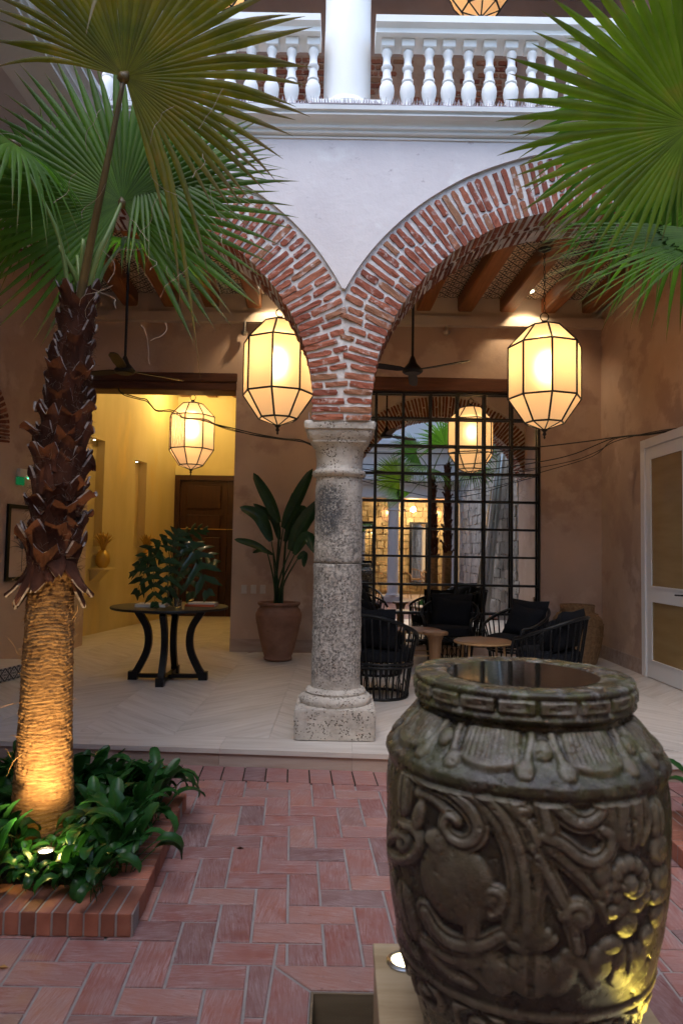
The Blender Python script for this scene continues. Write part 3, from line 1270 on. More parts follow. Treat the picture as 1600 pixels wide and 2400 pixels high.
# left end of things: gallery side wall, back wall with openings, right wall
HALL_X0, HALL_X1 = -3.50, -1.435
MIRX0, MIRX1, MIRZ0, MIRZ1 = .085, 2.645, .10, 3.50
bwall = MB()
bwall.box(-3.9, HALL_X0, BACKY, BACKY + .35, -.02, 4.86)
bwall.box(HALL_X0, HALL_X1, BACKY, BACKY + .35, 3.70, 4.86)
bwall.box(HALL_X1, MIRX0, BACKY, BACKY + .35, -.02, 4.86)
bwall.box(MIRX0, MIRX1, BACKY, BACKY + .35, 3.69, 4.86)
bwall.box(MIRX0, MIRX1, BACKY, BACKY + .35, -.02, MIRZ0)
bwall.box(MIRX0, MIRX1, BACKY + .16, BACKY + .35, MIRZ0, 3.69)
bwall.box(MIRX1, 3.6, BACKY, BACKY + .35, -.02, 4.86)
struct('gallery_back_wall', bwall, M['interior'])
struct('gallery_right_wall', MB().box(RX, RX + .3, 5.0, BACKY + .0, -.02, 4.86), M['interior'])
# splayed left wall
lw = MB()
P0, P1 = Vector((-4.22, 5.43, 0)), Vector((-3.58, 9.05, 0))
lw.prism([(P0.x - .3, P0.y), (P0.x, P0.y), (P1.x, P1.y), (P1.x - .3, P1.y)], -.02, 4.86)
struct('gallery_left_wall', lw, M['interior'])
struct('gallery_end_wall', MB().box(-4.6, -3.52, 5.30, 5.428, -.02, 4.86), M['interior'])
# skirtings
sk = MB()
sk.box(HALL_X1 + .0, MIRX0, BACKY - .016, BACKY - .001, .001, .17)
sk.box(MIRX1, RX - .001, BACKY - .016, BACKY - .001, .001, .17)
sk.box(RX - .016, RX - .001, 7.80, BACKY - .017, .001, .17)
sk.box(RX - .016, RX - .001, 5.45, 6.60, .001, .17)
struct('skirting_board', sk, M['travedge'])
# plaster band below the beams
bd = MB()
bd.box(-3.55, RX - .002, BACKY - .10, BACKY - .002, 4.375, 4.50)
struct('plaster_band', bd, M['plasterband'])
struct('wall_head_plaster', MB().box(-3.55, RX - .002, BACKY - .03, BACKY - .002, 4.503, 4.855), M['plasterband'])

# --- beams and patterned ceiling tiles
bx = [(px - 800) / 1600 * BACKY for px in (95, 193, 290, 388, 484, 585, 686, 787, 887, 987, 1086, 1185, 1284, 1380)]
BEAMW, BZ0, BZ1 = .20, 4.585, 4.84
bsh = -.045
beams = []
for i, x in enumerate(bx):
    if x < -3.9 or x > 3.4: continue
    m_ = MB()
    ya, yb = FY1 - .001, BACKY - .035
    xa, xb = x - bsh * (yb - ya), x
    for (X0, X1, z0, z1) in ((-BEAMW / 2, BEAMW / 2, BZ0, BZ1),):
        vs = []
        nseg = 7
        for k in range(nseg):
            t = k / (nseg - 1)
            X, Y = xa + (xb - xa) * t, ya + (yb - ya) * t
            w = .006 * mn.noise(Vector((i * 3.1, Y * 1.5, 0)))
            b = .018
            for (u, z) in ((X0 + b, z0), (X1 - b, z0), (X1, z0 + b), (X1, z1), (X0, z1), (X0, z0 + b)):
                vs.append((X + u + w, Y, z + w))
        fs = []
        for k in range(nseg - 1):
            for j in range(6):
                jj = (j + 1) % 6
                fs.append((k * 6 + j, k * 6 + jj, (k + 1) * 6 + jj, (k + 1) * 6 + j))
        fs += [tuple(range(6))[::-1], tuple((nseg - 1) * 6 + j for j in range(6))]
        m_.add(vs, fs)
    beams.append((x, xa, m_))
ords = ['first', 'second', 'third', 'fourth', 'fifth', 'sixth', 'seventh', 'eighth', 'ninth', 'tenth', 'eleventh', 'twelfth', 'thirteenth', 'fourteenth']
for i, (x, xa, m_) in enumerate(beams):
    o = m_.build('ceiling_beam', M['beam'])
    tag(o, 'reddish brown wooden ceiling beam of the gallery, %s from the left wall' % ords[i], 'beam', 'wooden beams of the gallery ceiling')
tile_uv_me = None


def uv_tile(w, d, h, name, mat, face='down'):
    """thin tile; uv on all faces from x,y (or x,z)"""
    mb = MB()
    if face == 'down': mb.box(-w / 2, w / 2, -d / 2, d / 2, 0, h)
    else: mb.box(-w / 2, w / 2, 0, h, -d / 2, d / 2)
    me = mb.mesh(name)
    uvl = me.uv_layers.new(name='UVMap')
    for lp in me.loops:
        co = me.vertices[lp.vertex_index].co
        v = co.y if face == 'down' else co.z
        uvl.data[lp.index].uv = (co.x / w + .5, v / d + .5)
    me.materials.append(mat)
    return me


ceiling = thing('gallery_ceiling', None, None)
ceiling['kind'] = 'structure'
struct('ceiling_deck', MB().box(-4.5, 3.6, FY1 + .016, BACKY - .001, 4.786, 4.858), M['white']).parent = ceiling
cw_ = (beams[1][0] - beams[0][0])
me_t = uv_tile(.352, .352, .012, 'ceiling_tile', M['ceiltile'])
for i in range(len(beams) + 1):
    if i < len(beams): xb, xa = beams[i][0] - cw_ / 2, beams[i][1] - cw_ / 2
    else: xb, xa = beams[-1][0] + cw_ / 2, beams[-1][1] + cw_ / 2
    for k in range(10):
        Y = BACKY - .03 - .178 - k * .355
        if Y < FY1 + .17: continue
        t = (Y - FY1) / (BACKY - FY1)
        o = link_mesh('ceiling_tile', me_t, None, ceiling)
        o.location = (xa + (xb - xa) * t, Y, 4.770 + random.uniform(0, .002))
        o.rotation_euler = (0, 0, -bsh)
        if o.location.x > RX - .1: bpy.data.objects.remove(o)

# --- lintels
lt = MB()
lt.rbox(HALL_X0 - .06, HALL_X1 + .01, BACKY - .012, BACKY + .33, 3.575, 3.698, .012)
lt2 = MB()
lt2.rbox(HALL_X0 - .06, HALL_X1 + .01, BACKY - .006, BACKY + .33, 3.462, 3.572, .012)
r = thing('wooden_lintel', 'dark two plank wooden lintel over the yellow hall opening', 'lintel', (0, 0, 0))
lt.build('plank', M['lintel'], r)
lt2.build('plank', M['lintel'], r)
r = thing('wooden_lintel', 'reddish brown wooden lintel over the gridded mirror', 'lintel', (0, 0, 0))
MB().rbox(MIRX0 - .10, MIRX1 + .02, BACKY - .012, BACKY + .15, 3.503, 3.688, .012).build('plank', wood('mirror_lintel_wood', (.09, .03, .013), (.15, .055, .022), .5), r)

# --- the mirror and its steel grid
r = thing('gridded_mirror', 'large mirror behind a black steel grid, reflecting the courtyard', 'mirror', (0, 0, 0))
MB().box(MIRX0 + .01, MIRX1 - .01, BACKY + .10, BACKY + .11, MIRZ0 + .01, 3.498).build('mirror_glass', M['mirror'], r)
for x in (.085 + .02, .445, .812, 1.177, 1.540, 1.902, 2.268, 2.630):
    MB().box(x - .017, x + .017, BACKY + .035, BACKY + .080, MIRZ0 + .005, 3.499).build('grid_bar', M['blackmetal'], r)
for z in (3.485, 3.14, 2.77, 2.40, 2.03, 1.66, 1.29, .915, .54, .17):
    MB().box(MIRX0 + .004, MIRX1 - .004, BACKY + .031, BACKY + .078, z - .014, z + .014).build('grid_bar', M['blackmetal'], r)

# --- the yellow hall
hall = MB()
H0, H1 = Vector((-3.98, 9.41)), Vector((-3.30, 13.75))
nw = (H1 - H0).normalized()
nn = Vector((nw.y, -nw.x))       # into the hall


def hall_pt(s, z, off=0):
    p = H0 + nw * s + nn * off
    return (p.x, p.y, z)


def hall_quadbox(mb, s0, s1, z0, z1, o0, o1):
    vs = [hall_pt(s, z, o) for z in (z0, z1) for (s, o) in ((s0, o0), (s1, o0), (s1, o1), (s0, o1))]
    mb.add(vs, [(0, 3, 2, 1), (4, 5, 6, 7), (0, 1, 5, 4), (1, 2, 6, 5), (2, 3, 7, 6), (3, 0, 4, 7)])


# niche positions along the hall wall, found from the photograph
def hall_s(px):
    d = ray(px, 1200)
    # intersect with wall line in plan
    den = d.x * nw.y - d.y * nw.x
    t = (H0.x * nw.y - H0.y * nw.x) / den
    p = Vector((d.x * t, d.y * t))
    return (p - H0).dot(nw)


LHALL = (H1 - H0).length
niches = [(hall_s(203), hall_s(241)), (hall_s(313), hall_s(341))]
segs = [0.0]
for a_, b_ in niches: segs += [a_, b_]
segs.append(LHALL)
NZ0, NZ1 = 1.35, 2.86
for i in range(0, len(segs) - 1):
    if i % 2 == 0: hall_quadbox(hall, segs[i], segs[i + 1], -.02, 4.60, -.3, 0)
    else:
        top = (3.02, 2.87)[i // 2]
        hall_quadbox(hall, segs[i], segs[i + 1], -.02, NZ0, -.3, 0)
        hall_quadbox(hall, segs[i], segs[i + 1], top, 4.60, -.3, 0)
        hall_quadbox(hall, segs[i], segs[i + 1], NZ0, top, -.3, -.14)
hall.box(-3.40, -1.15, 13.62, 13.9, 2.94, 4.60)
hall.box(-1.30, -1.0, BACKY + .36, 13.61, -.02, 4.60)
hall.box(-4.3, -3.51, BACKY + .02, BACKY + .36, -.02, 4.60)
struct('hall_wall', hall, M['yellow'])
struct('hall_ceiling', MB().box(-4.4, -1.0, BACKY + .36, 13.9, 4.604, 4.70), M['yellow'])
struct('hall_door_head', MB().box(-3.34, -1.302, 13.56, 13.618, 2.80, 2.935), M['yellow'])
for i, x in enumerate((-3.15, -2.62, -2.10, -1.58)):
    m_ = MB().rbox(x - .09 + .9, x + .09 + .9, 9.6, 13.60, 4.36, 4.602, .01) if False else MB()
    a_, b_ = Vector((x - 1.1 + .42, 9.45, 0)), Vector((x, 13.60, 0))
    m_.add([(a_.x - .09, a_.y, 4.38), (a_.x + .09, a_.y, 4.38), (b_.x + .09, b_.y, 4.38), (b_.x - .09, b_.y, 4.38),
            (a_.x - .09, a_.y, 4.603), (a_.x + .09, a_.y, 4.603), (b_.x + .09, b_.y, 4.603), (b_.x - .09, b_.y, 4.603)],
           [(0, 3, 2, 1), (4, 5, 6, 7), (0, 1, 5, 4), (1, 2, 6, 5), (2, 3, 7, 6), (3, 0, 4, 7)])
    tag(m_.build('hall_beam', M['beam']), 'wooden beam under the yellow hall ceiling, %s from its long wall' % ords[i], 'beam', 'beams of the yellow hall')
# hall door
r = thing('panelled_door', 'dark panelled double door at the end of the yellow hall', 'door', (0, 0, 0))
DX0, DX1 = -3.22, -1.31
m_ = MB()
m_.box(DX0 - .10, DX0, 13.55, 13.66, 0.001, 2.798)
m_.box(DX0, DX1, 13.55, 13.66, 2.70, 2.798)
m_.box(DX1 - .02, DX1 + .008, 13.55, 13.66, .001, 2.699)
m_.box(DX0, DX1, 13.651, 13.66, .0, 2.699)
m_.build('frame', M['doorwood'], r)
for k in range(2):
    x0 = DX0 + .005 + k * .95
    x1 = x0 + .94
    lf = MB()
    lf.box(x0, x1, 13.60, 13.65, .01, 2.695)
    lfo = lf.build('leaf', M['doorwood'], r)
    for (z0, z1) in ((.12, .78), (.90, 1.58), (1.70, 2.02), (2.12, 2.60)):
        for (xa_, xb_) in ((x0 + .12, x1 - .12),):
            pn = MB().rbox(xa_, xb_, 13.575, 13.602, z0, z1, .02)
            pn.build('panel', M['doorwood'], lfo)
m_ = MB().box(DX0, DX0 + 1.35, 13.535, 13.55, 1.72, 1.735)
m_.box(DX0 + 1.33, DX0 + 1.36, 13.535, 13.55, 1.60, 1.74)
m_.build('curtain_rod', M['gold'], r)

# --- right hand door
r = thing('white_glazed_door', 'white painted door with two amber glazed panes in the right wall', 'door', (0, 0, 0))
FX = RX - .035
dy0, dy1 = 6.62, 7.795
m_ = MB()
m_.rbox(FX, RX + .001, dy1 - .10, dy1, .001, 2.66, .004)
m_.build('frame', M['whitepaint'], r)
MB().rbox(FX, RX + .001, dy0, dy0 + .10, .001, 2.66, .004).build('frame', M['whitepaint'], r)
MB().rbox(FX + .001, RX + .001, dy0 + .101, dy1 - .101, 2.56, 2.66, .004).build('frame', M['whitepaint'], r)
lx0, lx1 = RX - .018, RX + .02
la, lb = dy0 + .104, dy1 - .104
lf = MB()
st = .11
lf.box(lx0, lx1, la, la + st, .01, 2.555)
lf.box(lx0, lx1, lb - st, lb, .01, 2.555)
lf.box(lx0, lx1, la + st, lb - st, .01, .19)
lf.box(lx0, lx1, la + st, lb - st, .86, 1.00)
lf.box(lx0, lx1, la + st, lb - st, 2.44, 2.555)
leaf = lf.build('leaf', M['whitepaint'], r)
for z0, z1 in ((.19, .86), (1.00, 2.44)):
    bd = MB()
    y0, y1 = la + st, lb - st
    bd.box(lx0 - .008, lx0 + .012, y0, y0 + .018, z0, z1)
    bd.box(lx0 - .008, lx0 + .012, y1 - .018, y1, z0, z1)
    bd.box(lx0 - .008, lx0 + .012, y0 + .018, y1 - .018, z0, z0 + .018)
    bd.box(lx0 - .008, lx0 + .012, y0 + .018, y1 - .018, z1 - .018, z1)
    bd.build('beading', M['whitepaint'], leaf)
    MB().box(lx0 + .006, lx0 + .011, y0 + .018, y1 - .018, z0 + .018, z1 - .018).build('pane', M['amber'], leaf)
hd = MB()
hd.box(lx0 - .008, lx0 - .001, la + .03, la + .08, .86, 1.06)
hd.tube([(lx0 - .008, la + .055, .96), (lx0 - .05, la + .055, .96), (lx0 - .055, la + .07, .96), (lx0 - .055, la + .20, .955)], .009, 8)
hd.build('handle', M['black'], leaf)

# --- upper gallery: walls, ceiling
ub = MB()
ub.box(-3.9, 3.8, BACKY, BACKY + .3, 5.0, 9.0)
ub.box(3.5, 3.8, FY1, BACKY, 5.0, 9.0)
ub.box(-4.35, -4.05, FY1, BACKY, 5.0, 9.0)
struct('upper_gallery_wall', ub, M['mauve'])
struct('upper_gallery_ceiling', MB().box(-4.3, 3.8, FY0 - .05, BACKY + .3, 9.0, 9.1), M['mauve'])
# the left wing: an upper floor slab that oversails the court, with the cornice returning along its edge
WA, WB = onz(15, 0, 4.40), onz(133, 189, 4.40)
wk = (WB.x - WA.x) / (WB.y - WA.y)
wing_x = lambda y: WA.x + wk * (y - WA.y)
WY0, WY1 = -1.58, FY0 - .024
struct('left_wing_slab', MB().prism([(-3.52, WY0), (wing_x(WY0) - .01, WY0), (wing_x(WY1) - .01, WY1), (-3.52, WY1)], 4.402, 4.56), M['facade'])
mb = MB()
vs = []
n = len(prof)
ys = [WY0 + (WY1 - WY0) * i / 40 for i in range(41)]
P2 = [(p if p[0] < .4 else (.3, p[1])) for p in prof]
for y in ys:
    for o, z in P2:
        w = .0028 * mn.noise(Vector((y * 2.2, z * 9, 7.3)))
        vs.append((wing_x(y) - o - w, y, z + .0015 + w))
fs = []
for i in range(len(ys) - 1):
    for j in range(n):
        k = (j + 1) % n
        fs.append((i * n + j, (i + 1) * n + j, (i + 1) * n + k, i * n + k))
fs += [tuple(range(n)), tuple(range((len(ys) - 1) * n, len(ys) * n))[::-1]]
mb.add(vs, fs)
cor2 = mb.build('cornice', M['white'], None)
tag(cor2, 'white moulded cornice of the left wing, running towards the camera above the palm', 'cornice', kind='structure')
# exposed bricks in the upper back wall, seen between the balusters
eb = thing('exposed_brickwork', 'patch of exposed red brick on the upper gallery wall behind the balusters', 'brickwork', (0, 0, 0))
MB().box(-1.4, 2.15, BACKY - .012, BACKY - .001, 6.85, 8.15).build('mortar_bed', simple('brown_mortar', [(.3, (.26, .17, .13)), (.7, (.36, .26, .21))], 5, 6, .95, ((20, .8, .02),)), eb)
z = 6.90
cnt = 0
while z < 8.08:
    x = -1.38 + random.uniform(0, .2) 
    while x < 2.1:
        w = random.uniform(.24, .36)
        keep = mn.noise(Vector((x * .9, z * 1.2, 4))) + .15 * random.random() > -.12 and not (z < 7.2 and x > 1.2)
        if keep and cnt < 240:
            brick(eb, M['darkbrick'], (x + w / 2, BACKY - .014, z + .03), (1, 0, 0), (0, 0, 1), (w - .02, .03, .055))
            cnt += 1
        x += w
    z += .088

# --- balustrade
rail = [(FY0 - .185, 5.105), (FY0 - .170, 5.115), (FY0 - .172, 5.150), (FY0 - .215, 5.165), (FY0 - .220, 5.212), (FY0 + .03, 5.212), (FY0 + .03, 5.105)]


def bal_profile():
    P = [(.0, 0), (.052, 0), (.052, .022), (.040, .030), (.036, .05), (.052, .085), (.066, .13), (.070, .165), (.064, .20), (.048, .225), (.042, .232), (.054, .240), (.052, .256),
         (.042, .264), (.038, .30), (.036, .33), (.050, .345), (.052, .36), (.040, .372), (.034, .41), (.036, .45), (.046, .468), (.047, .485), (.036, .50), (.038, .512)]
    return P


bp = MB()
bp.lathe([(r_ * .80, z_ * .915) for r_, z_ in bal_profile()][1:], 20)
BAL = bp.mesh('baluster', True, 35)
BAL.materials.append(M['white'])
bt = MB()
bt.rbox(-.047, .047, -.047, .047, .466, .526, .004)
BT = bt.mesh('abacus')
BT.materials.append(M['white'])
for side in (1, -1):
    lab = 'white balustrade of turned balusters %s of the upper column' % ('right' if side > 0 else 'left')
    r = thing('balustrade', lab, 'balustrade', (0, 0, 0), group='balustrades of the upper gallery')
    xa, xb = (.19, 3.48) if side > 0 else (-1.80, -.21)
    MB().extrude_x(rail, xa, xb).build('handrail', M['white'], r)
    MB().box(xa, xb, FY0 - .16, FY0 + .02, 4.573, 4.580).build('base_rail', M['white'], r)
    x = .285 if side > 0 else -.268
    while -1.78 < x < 3.45:
        xx = x + random.uniform(-.006, .006)
        o = link_mesh('baluster', BAL, None, r, (xx, FY0 - .085, 4.5805))
        o.rotation_euler = (random.uniform(-.02, .02), random.uniform(-.02, .02), random.uniform(0, 6))
        link_mesh('abacus', BT, None, r, (xx, FY0 - .085, 4.5805))
        x += .1502 * side
# upper column
r = thing('upper_column', 'thick white round column standing in the middle of the balustrade', 'column', (-.012, FY0 + .10, 4.573))
MB().rbox(-.265, .265, -.25, .25, .0, .052, .006).build('plinth', M['white'], r)
MB().lathe([(.225, .053), (.232, .07), (.222, .095), (.186, .112), (.178, .14)], 40).build('base_ring', M['white'], r, True, 40)
MB().lathe([(.178 - .018 * t / 12 + .002 * math.sin(t * 2.1), .14 + t * .34) for t in range(13)], 40).build('shaft', M['white'], r, True, 40)

# --- stone column
r = thing('stone_column', 'weathered coral stone column with square plinth and moulded capital between the arches', 'column', (-.022, 5.20, 0))


def rough_lathe(prof, n, amp, seed, sub=.02, square=None):
    """lathe with noise; prof list of (r,z). square: list of squareness 0..1 per profile point"""
    P, S = [], []
    for i in range(len(prof) - 1):
        (r0, z0), (r1, z1) = prof[i], prof[i + 1]
        k = max(1, int(math.hypot(r1 - r0, z1 - z0) / sub))
        for j in range(k):
            t = j / k
            P.append((r0 + (r1 - r0) * t, z0 + (z1 - z0) * t))
            S.append((square[i] + (square[i + 1] - square[i]) * t) if square else 0)
    P.append(prof[-1]); S.append(square[-1] if square else 0)
    vs, fs = [], []
    for (rr, z), q in zip(P, S):
        for i in range(n):
            a = 2 * PI * (i + .5) / n
            c, s = math.cos(a), math.sin(a)
            m = max(abs(c), abs(s))
            k = 1 + (1 / m - 1) * q
            p = Vector((c, s, 0)) * rr * k + Vector((0, 0, z))
            d = amp * (mn.noise(p * 14 + Vector((seed, 0, 0))) + .7 * mn.noise(p * 38 + Vector((seed, 3, 0))) + .4 * mn.noise(p * 90 + Vector((seed, 5, 1))))
            p += Vector((c, s, 0)) * d
            p.z += d * .5
            vs.append(p)
    m = len(P)
    for j in range(m - 1):
        for i in range(n):
            k = (i + 1) % n
            fs.append((j * n + i, j * n + k, (j + 1) * n + k, (j + 1) * n + i))
    fs.append(tuple(range(n))[::-1])
    fs.append(tuple((m - 1) * n + i for i in range(n)))
    return MB().add(vs, fs)


rough_lathe([(.27, 0), (.288, .006), (.290, .20), (.286, .215), (.24, .222)], 120, .0045, 1, square=[1, 1, 1, 1, 1]).build('plinth', M['coral'], r, True, 50)
rough_lathe([(.22, .215), (.262, .220), (.270, .245), (.262, .272), (.232, .284), (.222, .292), (.228, .306), (.215, .322), (.190, .335)], 120, .0035, 2).build('base_ring', M['coral'], r, True, 60)
rough_lathe([(.186, .33), (.184, .36), (.182, 1.246), (.170, 1.252)], 120, .005, 3).build('shaft', M['coral'], r, True, 60)
rough_lathe([(.170, 1.254), (.181, 1.262), (.176, 1.9), (.172, 1.905)], 120, .005, 4).build('shaft', M['coral'], r, True, 60)
rough_lathe([(.17, 1.90), (.196, 1.908), (.206, 1.928), (.198, 1.95), (.178, 1.962), (.174, 2.0), (.178, 2.06), (.186, 2.11), (.205, 2.145), (.212, 2.15), (.210, 2.165), (.224, 2.18), (.238, 2.21), (.243, 2.228), (.236, 2.236),
             (.258, 2.242), (.262, 2.286), (.252, 2.298)], 128, .0045, 5, square=[0, 0, 0, 0, 0, 0, .1, .25, .7, .9, .9, 1, 1, 1, 1, 1, 1, 1]).build('capital', M['coral'], r, True, 60)


def spikes(name, pts, h, mat, label, group=None):
    r_ = thing(name, label, 'bird spikes', (0, 0, 0), group=group)
    st_, sp = MB(), MB()
    for i in range(0, len(pts) - 1):
        st_.box(min(pts[i][0], pts[i + 1][0]), max(pts[i][0], pts[i + 1][0]) + .002, pts[i][1] - .012, pts[i][1] + .012, pts[i][2], pts[i][2] + .004)
    for p in pts:
        for dy in (-.01, .008):
            q = Vector(p) + Vector((random.uniform(-.004, .004), dy, 0))
            t = q + Vector((random.uniform(-.012, .012), random.uniform(-.03, .03), h * random.uniform(.8, 1.05)))
            sp.tube([q, q + (t - q) * .5, t], [.0042, .003, .0006], 4)
    st_.build('strip', mat, r_)
    sp.build('spike_row', mat, r_)['kind'] = 'stuff'
    return r_


spikes('bird_spikes', [(-.25 + i * .0195, 4.972, 2.300 + .004 * math.sin(i)) for i in range(24)], .075, M['spike'], 'clear plastic bird spikes standing on the stone column capital')
spikes('bird_spikes', [(.20 + i * .021, FY0 - .152, 4.574) for i in range(150)], .05, M['spike'], 'clear bird spikes on the white ledge right of the upper column', 'bird spikes on the white ledge')
spikes('bird_spikes', [(-1.75 + i * .021, FY0 - .152, 4.574) for i in range(72)], .05, M['spike'], 'clear bird spikes on the white ledge left of the upper column', 'bird spikes on the white ledge')
spikes('bird_spikes', [(-.27 + i * .021, FY0 - .163, 4.574) for i in range(25)], .045, M['spike'], 'clear bird spikes in front of the upper column plinth', 'bird spikes on the white ledge')

# ================================================================== THE REST OF THE COURTYARD (seen in the mirror)
ob = MB()
ob.box(-3.5, 3.5, -2.0, -1.6, 2.92, 3.02)
ob.box(-3.5, 3.5, -1.98, -1.62, 3.02, 3.30)
ob.box(-3.5, 3.5, -2.0, -1.52, 3.30, 3.40)
ob.box(-3.5, 3.5, -2.0, -1.40, 3.40, 3.52)
ob.box(-3.5, 3.5, -2.0, -1.62, 3.52, 4.25)
ob.box(-3.5, 3.5, -2.0, -1.46, 4.25, 4.40)
ob.box(-3.5, 3.5, -2.0, -1.32, 4.40, 4.56)
ob.box(-3.5, 3.5, -2.0, -1.62, 4.56, 5.4)
ob.box(-3.5, 3.5, -2.0, -1.50, 5.4, 5.5)
struct('opposite_wall', ob, M['white'])
# rubble side walls of the courtyard
for nm, xa, xb in (('courtyard_right_wall', RX + .02, RX + .4), ('courtyard_left_wall', -3.9, -3.52)):
    o = struct(nm, MB().box(xa, xb, -5.0, FY0 - .03, -.3, 5.6), M['mortar'])
# stones proud of the right wall
rw = thing('rubble_facing', 'rough grey rubble stones on the right courtyard wall, seen in the mirror', 'stonework', (0, 0, 0))
cnt = 0
z = 0
while z < 5.5:
    y = -1.5
    h = random.uniform(.18, .34)
    while y < 4.8:
        w = random.uniform(.22, .52)
        if cnt < 298:
            brick(rw, M['rubble'], (RX + .01, y + w / 2, z + h / 2), (0, 1, 0), (0, 0, 1), (w - .012, .045 * random.uniform(.6, 1.5), h - .012), 'stone')
            cnt += 1
        y += w
    z += h
og = MB()
og.box(-3.9, 3.9, -5.4, -5.0, -.3, 5.0)
struct('opposite_gallery_wall', og, simple('warm_rubble_wall', [(.3, (.36, .27, .13)), (.7, (.55, .43, .24))], 3, 7, .9, ((8, .9, .04), (40, .6, .01))))
struct('opposite_gallery_ceiling', MB().box(-3.9, 3.9, -5.0, -2.0, 3.02, 3.12), M['beam'])
struct('opposite_gallery_floor', MB().box(-3.9, 3.9, -5.0, -1.7, -.3, -.10), M['trav'])
sw = thing('rubble_facing', 'yellow lit rough stones on the far gallery wall, seen in the mirror', 'stonework', (0, 0, 0))
cnt = 0
z = 0
mst = simple('warm_rubble_stone', [(.3, (.40, .31, .15)), (.55, (.56, .45, .25)), (.75, (.66, .55, .34))], 4, 7, .9, ((10, .9, .04), (40, .8, .01)), var=.25)
while z < 2.95:
    x = .2
    h = random.uniform(.14, .30)
    while x < 3.4:
        w = random.uniform(.2, .5)
        if cnt < 200:
            brick(sw, mst, (x + w / 2, -4.985, z + h / 2), (1, 0, 0), (0, 0, 1), (w - .025, .12 * random.uniform(.6, 1.4), h - .025), 'stone')
            cnt += 1
        x += w
    z += h
for i, x in enumerate((1.53, 3.25, -.25, -2.0)):
    r = thing('gallery_column', ('slim cream column beside the twin palms, seen in the mirror', 'cream column near the leaning ladder, seen in the mirror',
                                 'cream column of the far gallery behind the camera, nearest its middle', 'cream column of the far gallery behind the camera, toward the left palm')[i], 'column', (x, -1.78, -.12), group='columns of the far gallery')
    MB().rbox(-.26, .26, -.2, .2, .0, .16, .006).build('plinth', M['white'], r)
    MB().lathe([(.21, .161), (.22, .20), (.18, .24), (.165, .27), (.155, 2.66), (.19, 2.68), (.16, 2.72), (.17, 2.86), (.23, 2.94), (.23, 3.035)], 28).build('shaft', M['white'], r, True, 40)
# ================================================================== THINGS


def rebase(r, loc):
    """move a thing's Empty to its base without moving its parts"""
    loc = Vector(loc)
    r.location = loc
    for ch in r.children:
        ch.matrix_parent_inverse = Matrix.Translation(-loc)
    return r


# ------------------------------------------------------------------ lanterns
def make_lantern(name, label, cat='lantern', group='hanging glass lanterns', s=1.0, chain=1.0, parts=True):
    r = thing(name, label, cat, (0, 0, 0), group=group)
    lv = [(.175, 0.0), (.375, -.215), (.375, -.765), (.200, -1.02), (.012, -1.09)]
    lv = [(a * s, z * s) for a, z in lv]
    V = [[Vector((a * math.cos(math.radians(-95 + 45 * k)), a * math.sin(math.radians(-95 + 45 * k)), z)) for k in range(8)] for a, z in lv]
    fr = MB()
    w = .017 * s
    for j in range(len(lv)):
        if j < 4:
            for k in range(8): fr.tube([V[j][k], V[j][(k + 1) % 8]], w * .62, 6)
        if j < 4:
            for k in range(8): fr.tube([V[j][k], V[j + 1][k]], w * .62 if j < 3 else w * .45, 6)
    for j in range(4):
        for k in range(8):
            fr.lathe([(.0, -.012 * s), (w * .8, 0), (.0, .012 * s)], 6, V[j][k], False, False)
    fr.lathe([(.175 * s, -.008 * s), (.17 * s, .01 * s), (.08 * s, .035 * s), (.03 * s, .05 * s), (.03 * s, .07 * s)], 16)
    fr.build('frame', M['blackmetal'], r, True, 40)
    fn = MB().lathe([(.001, -1.19 * s), (.012 * s, -1.175 * s), (.008 * s, -1.155 * s), (.022 * s, -1.14 * s), (.014 * s, -1.115 * s), (.034 * s, -1.095 * s), (.03 * s, -1.075 * s)], 12)
    fn.build('finial', M['blackmetal'], r, True, 40)
    for j in range(4):
        for k in range(8):
            q = [V[j][k], V[j][(k + 1) % 8], V[j + 1][(k + 1) % 8], V[j + 1][k]]
            MB().add([p * .992 if False else p for p in q], [(0, 1, 2, 3)]).build('glass_panel', M['lglass'], r)
    MB().lathe([(.012 * s, -.25 * s), (.040 * s, -.27 * s), (.066 * s, -.31 * s), (.082 * s, -.37 * s), (.066 * s, -.44 * s), (.022 * s, -.50 * s)], 16).build('bulb', M['bulb'], r, True)
    MB().lathe([(.018 * s, -.25 * s), (.018 * s, .0)], 8).build('lamp_holder', M['blackmetal'], r)
    ch = MB()
    z = .07 * s
    i = 0
    ring = [Vector((.045 * s * math.cos(a), 0, .115 * s + .045 * s * math.sin(a))) for a in [2 * PI * k / 12 for k in range(13)]]
    ch.tube(ring, .006 * s, 5)
    z = .16 * s
    while z < chain:
        a0 = (i % 2) * PI / 2
        lk = []
        for k in range(9):
            a = 2 * PI * k / 8
            u, v = .011 * math.cos(a), .026 * math.sin(a)
            lk.append(Vector((u * math.cos(a0), u * math.sin(a0), z + .02 + v)))
        ch.tube(lk, .0032, 4, False)
        z += .042
        i += 1
    ch.build('chain', M['blackmetal'], r)
    MB().lathe([(.012, chain - .03), (.065, chain), (.07, chain + .012)], 20).build('ceiling_rose', M['blackmetal'], r, True, 30)
    return r


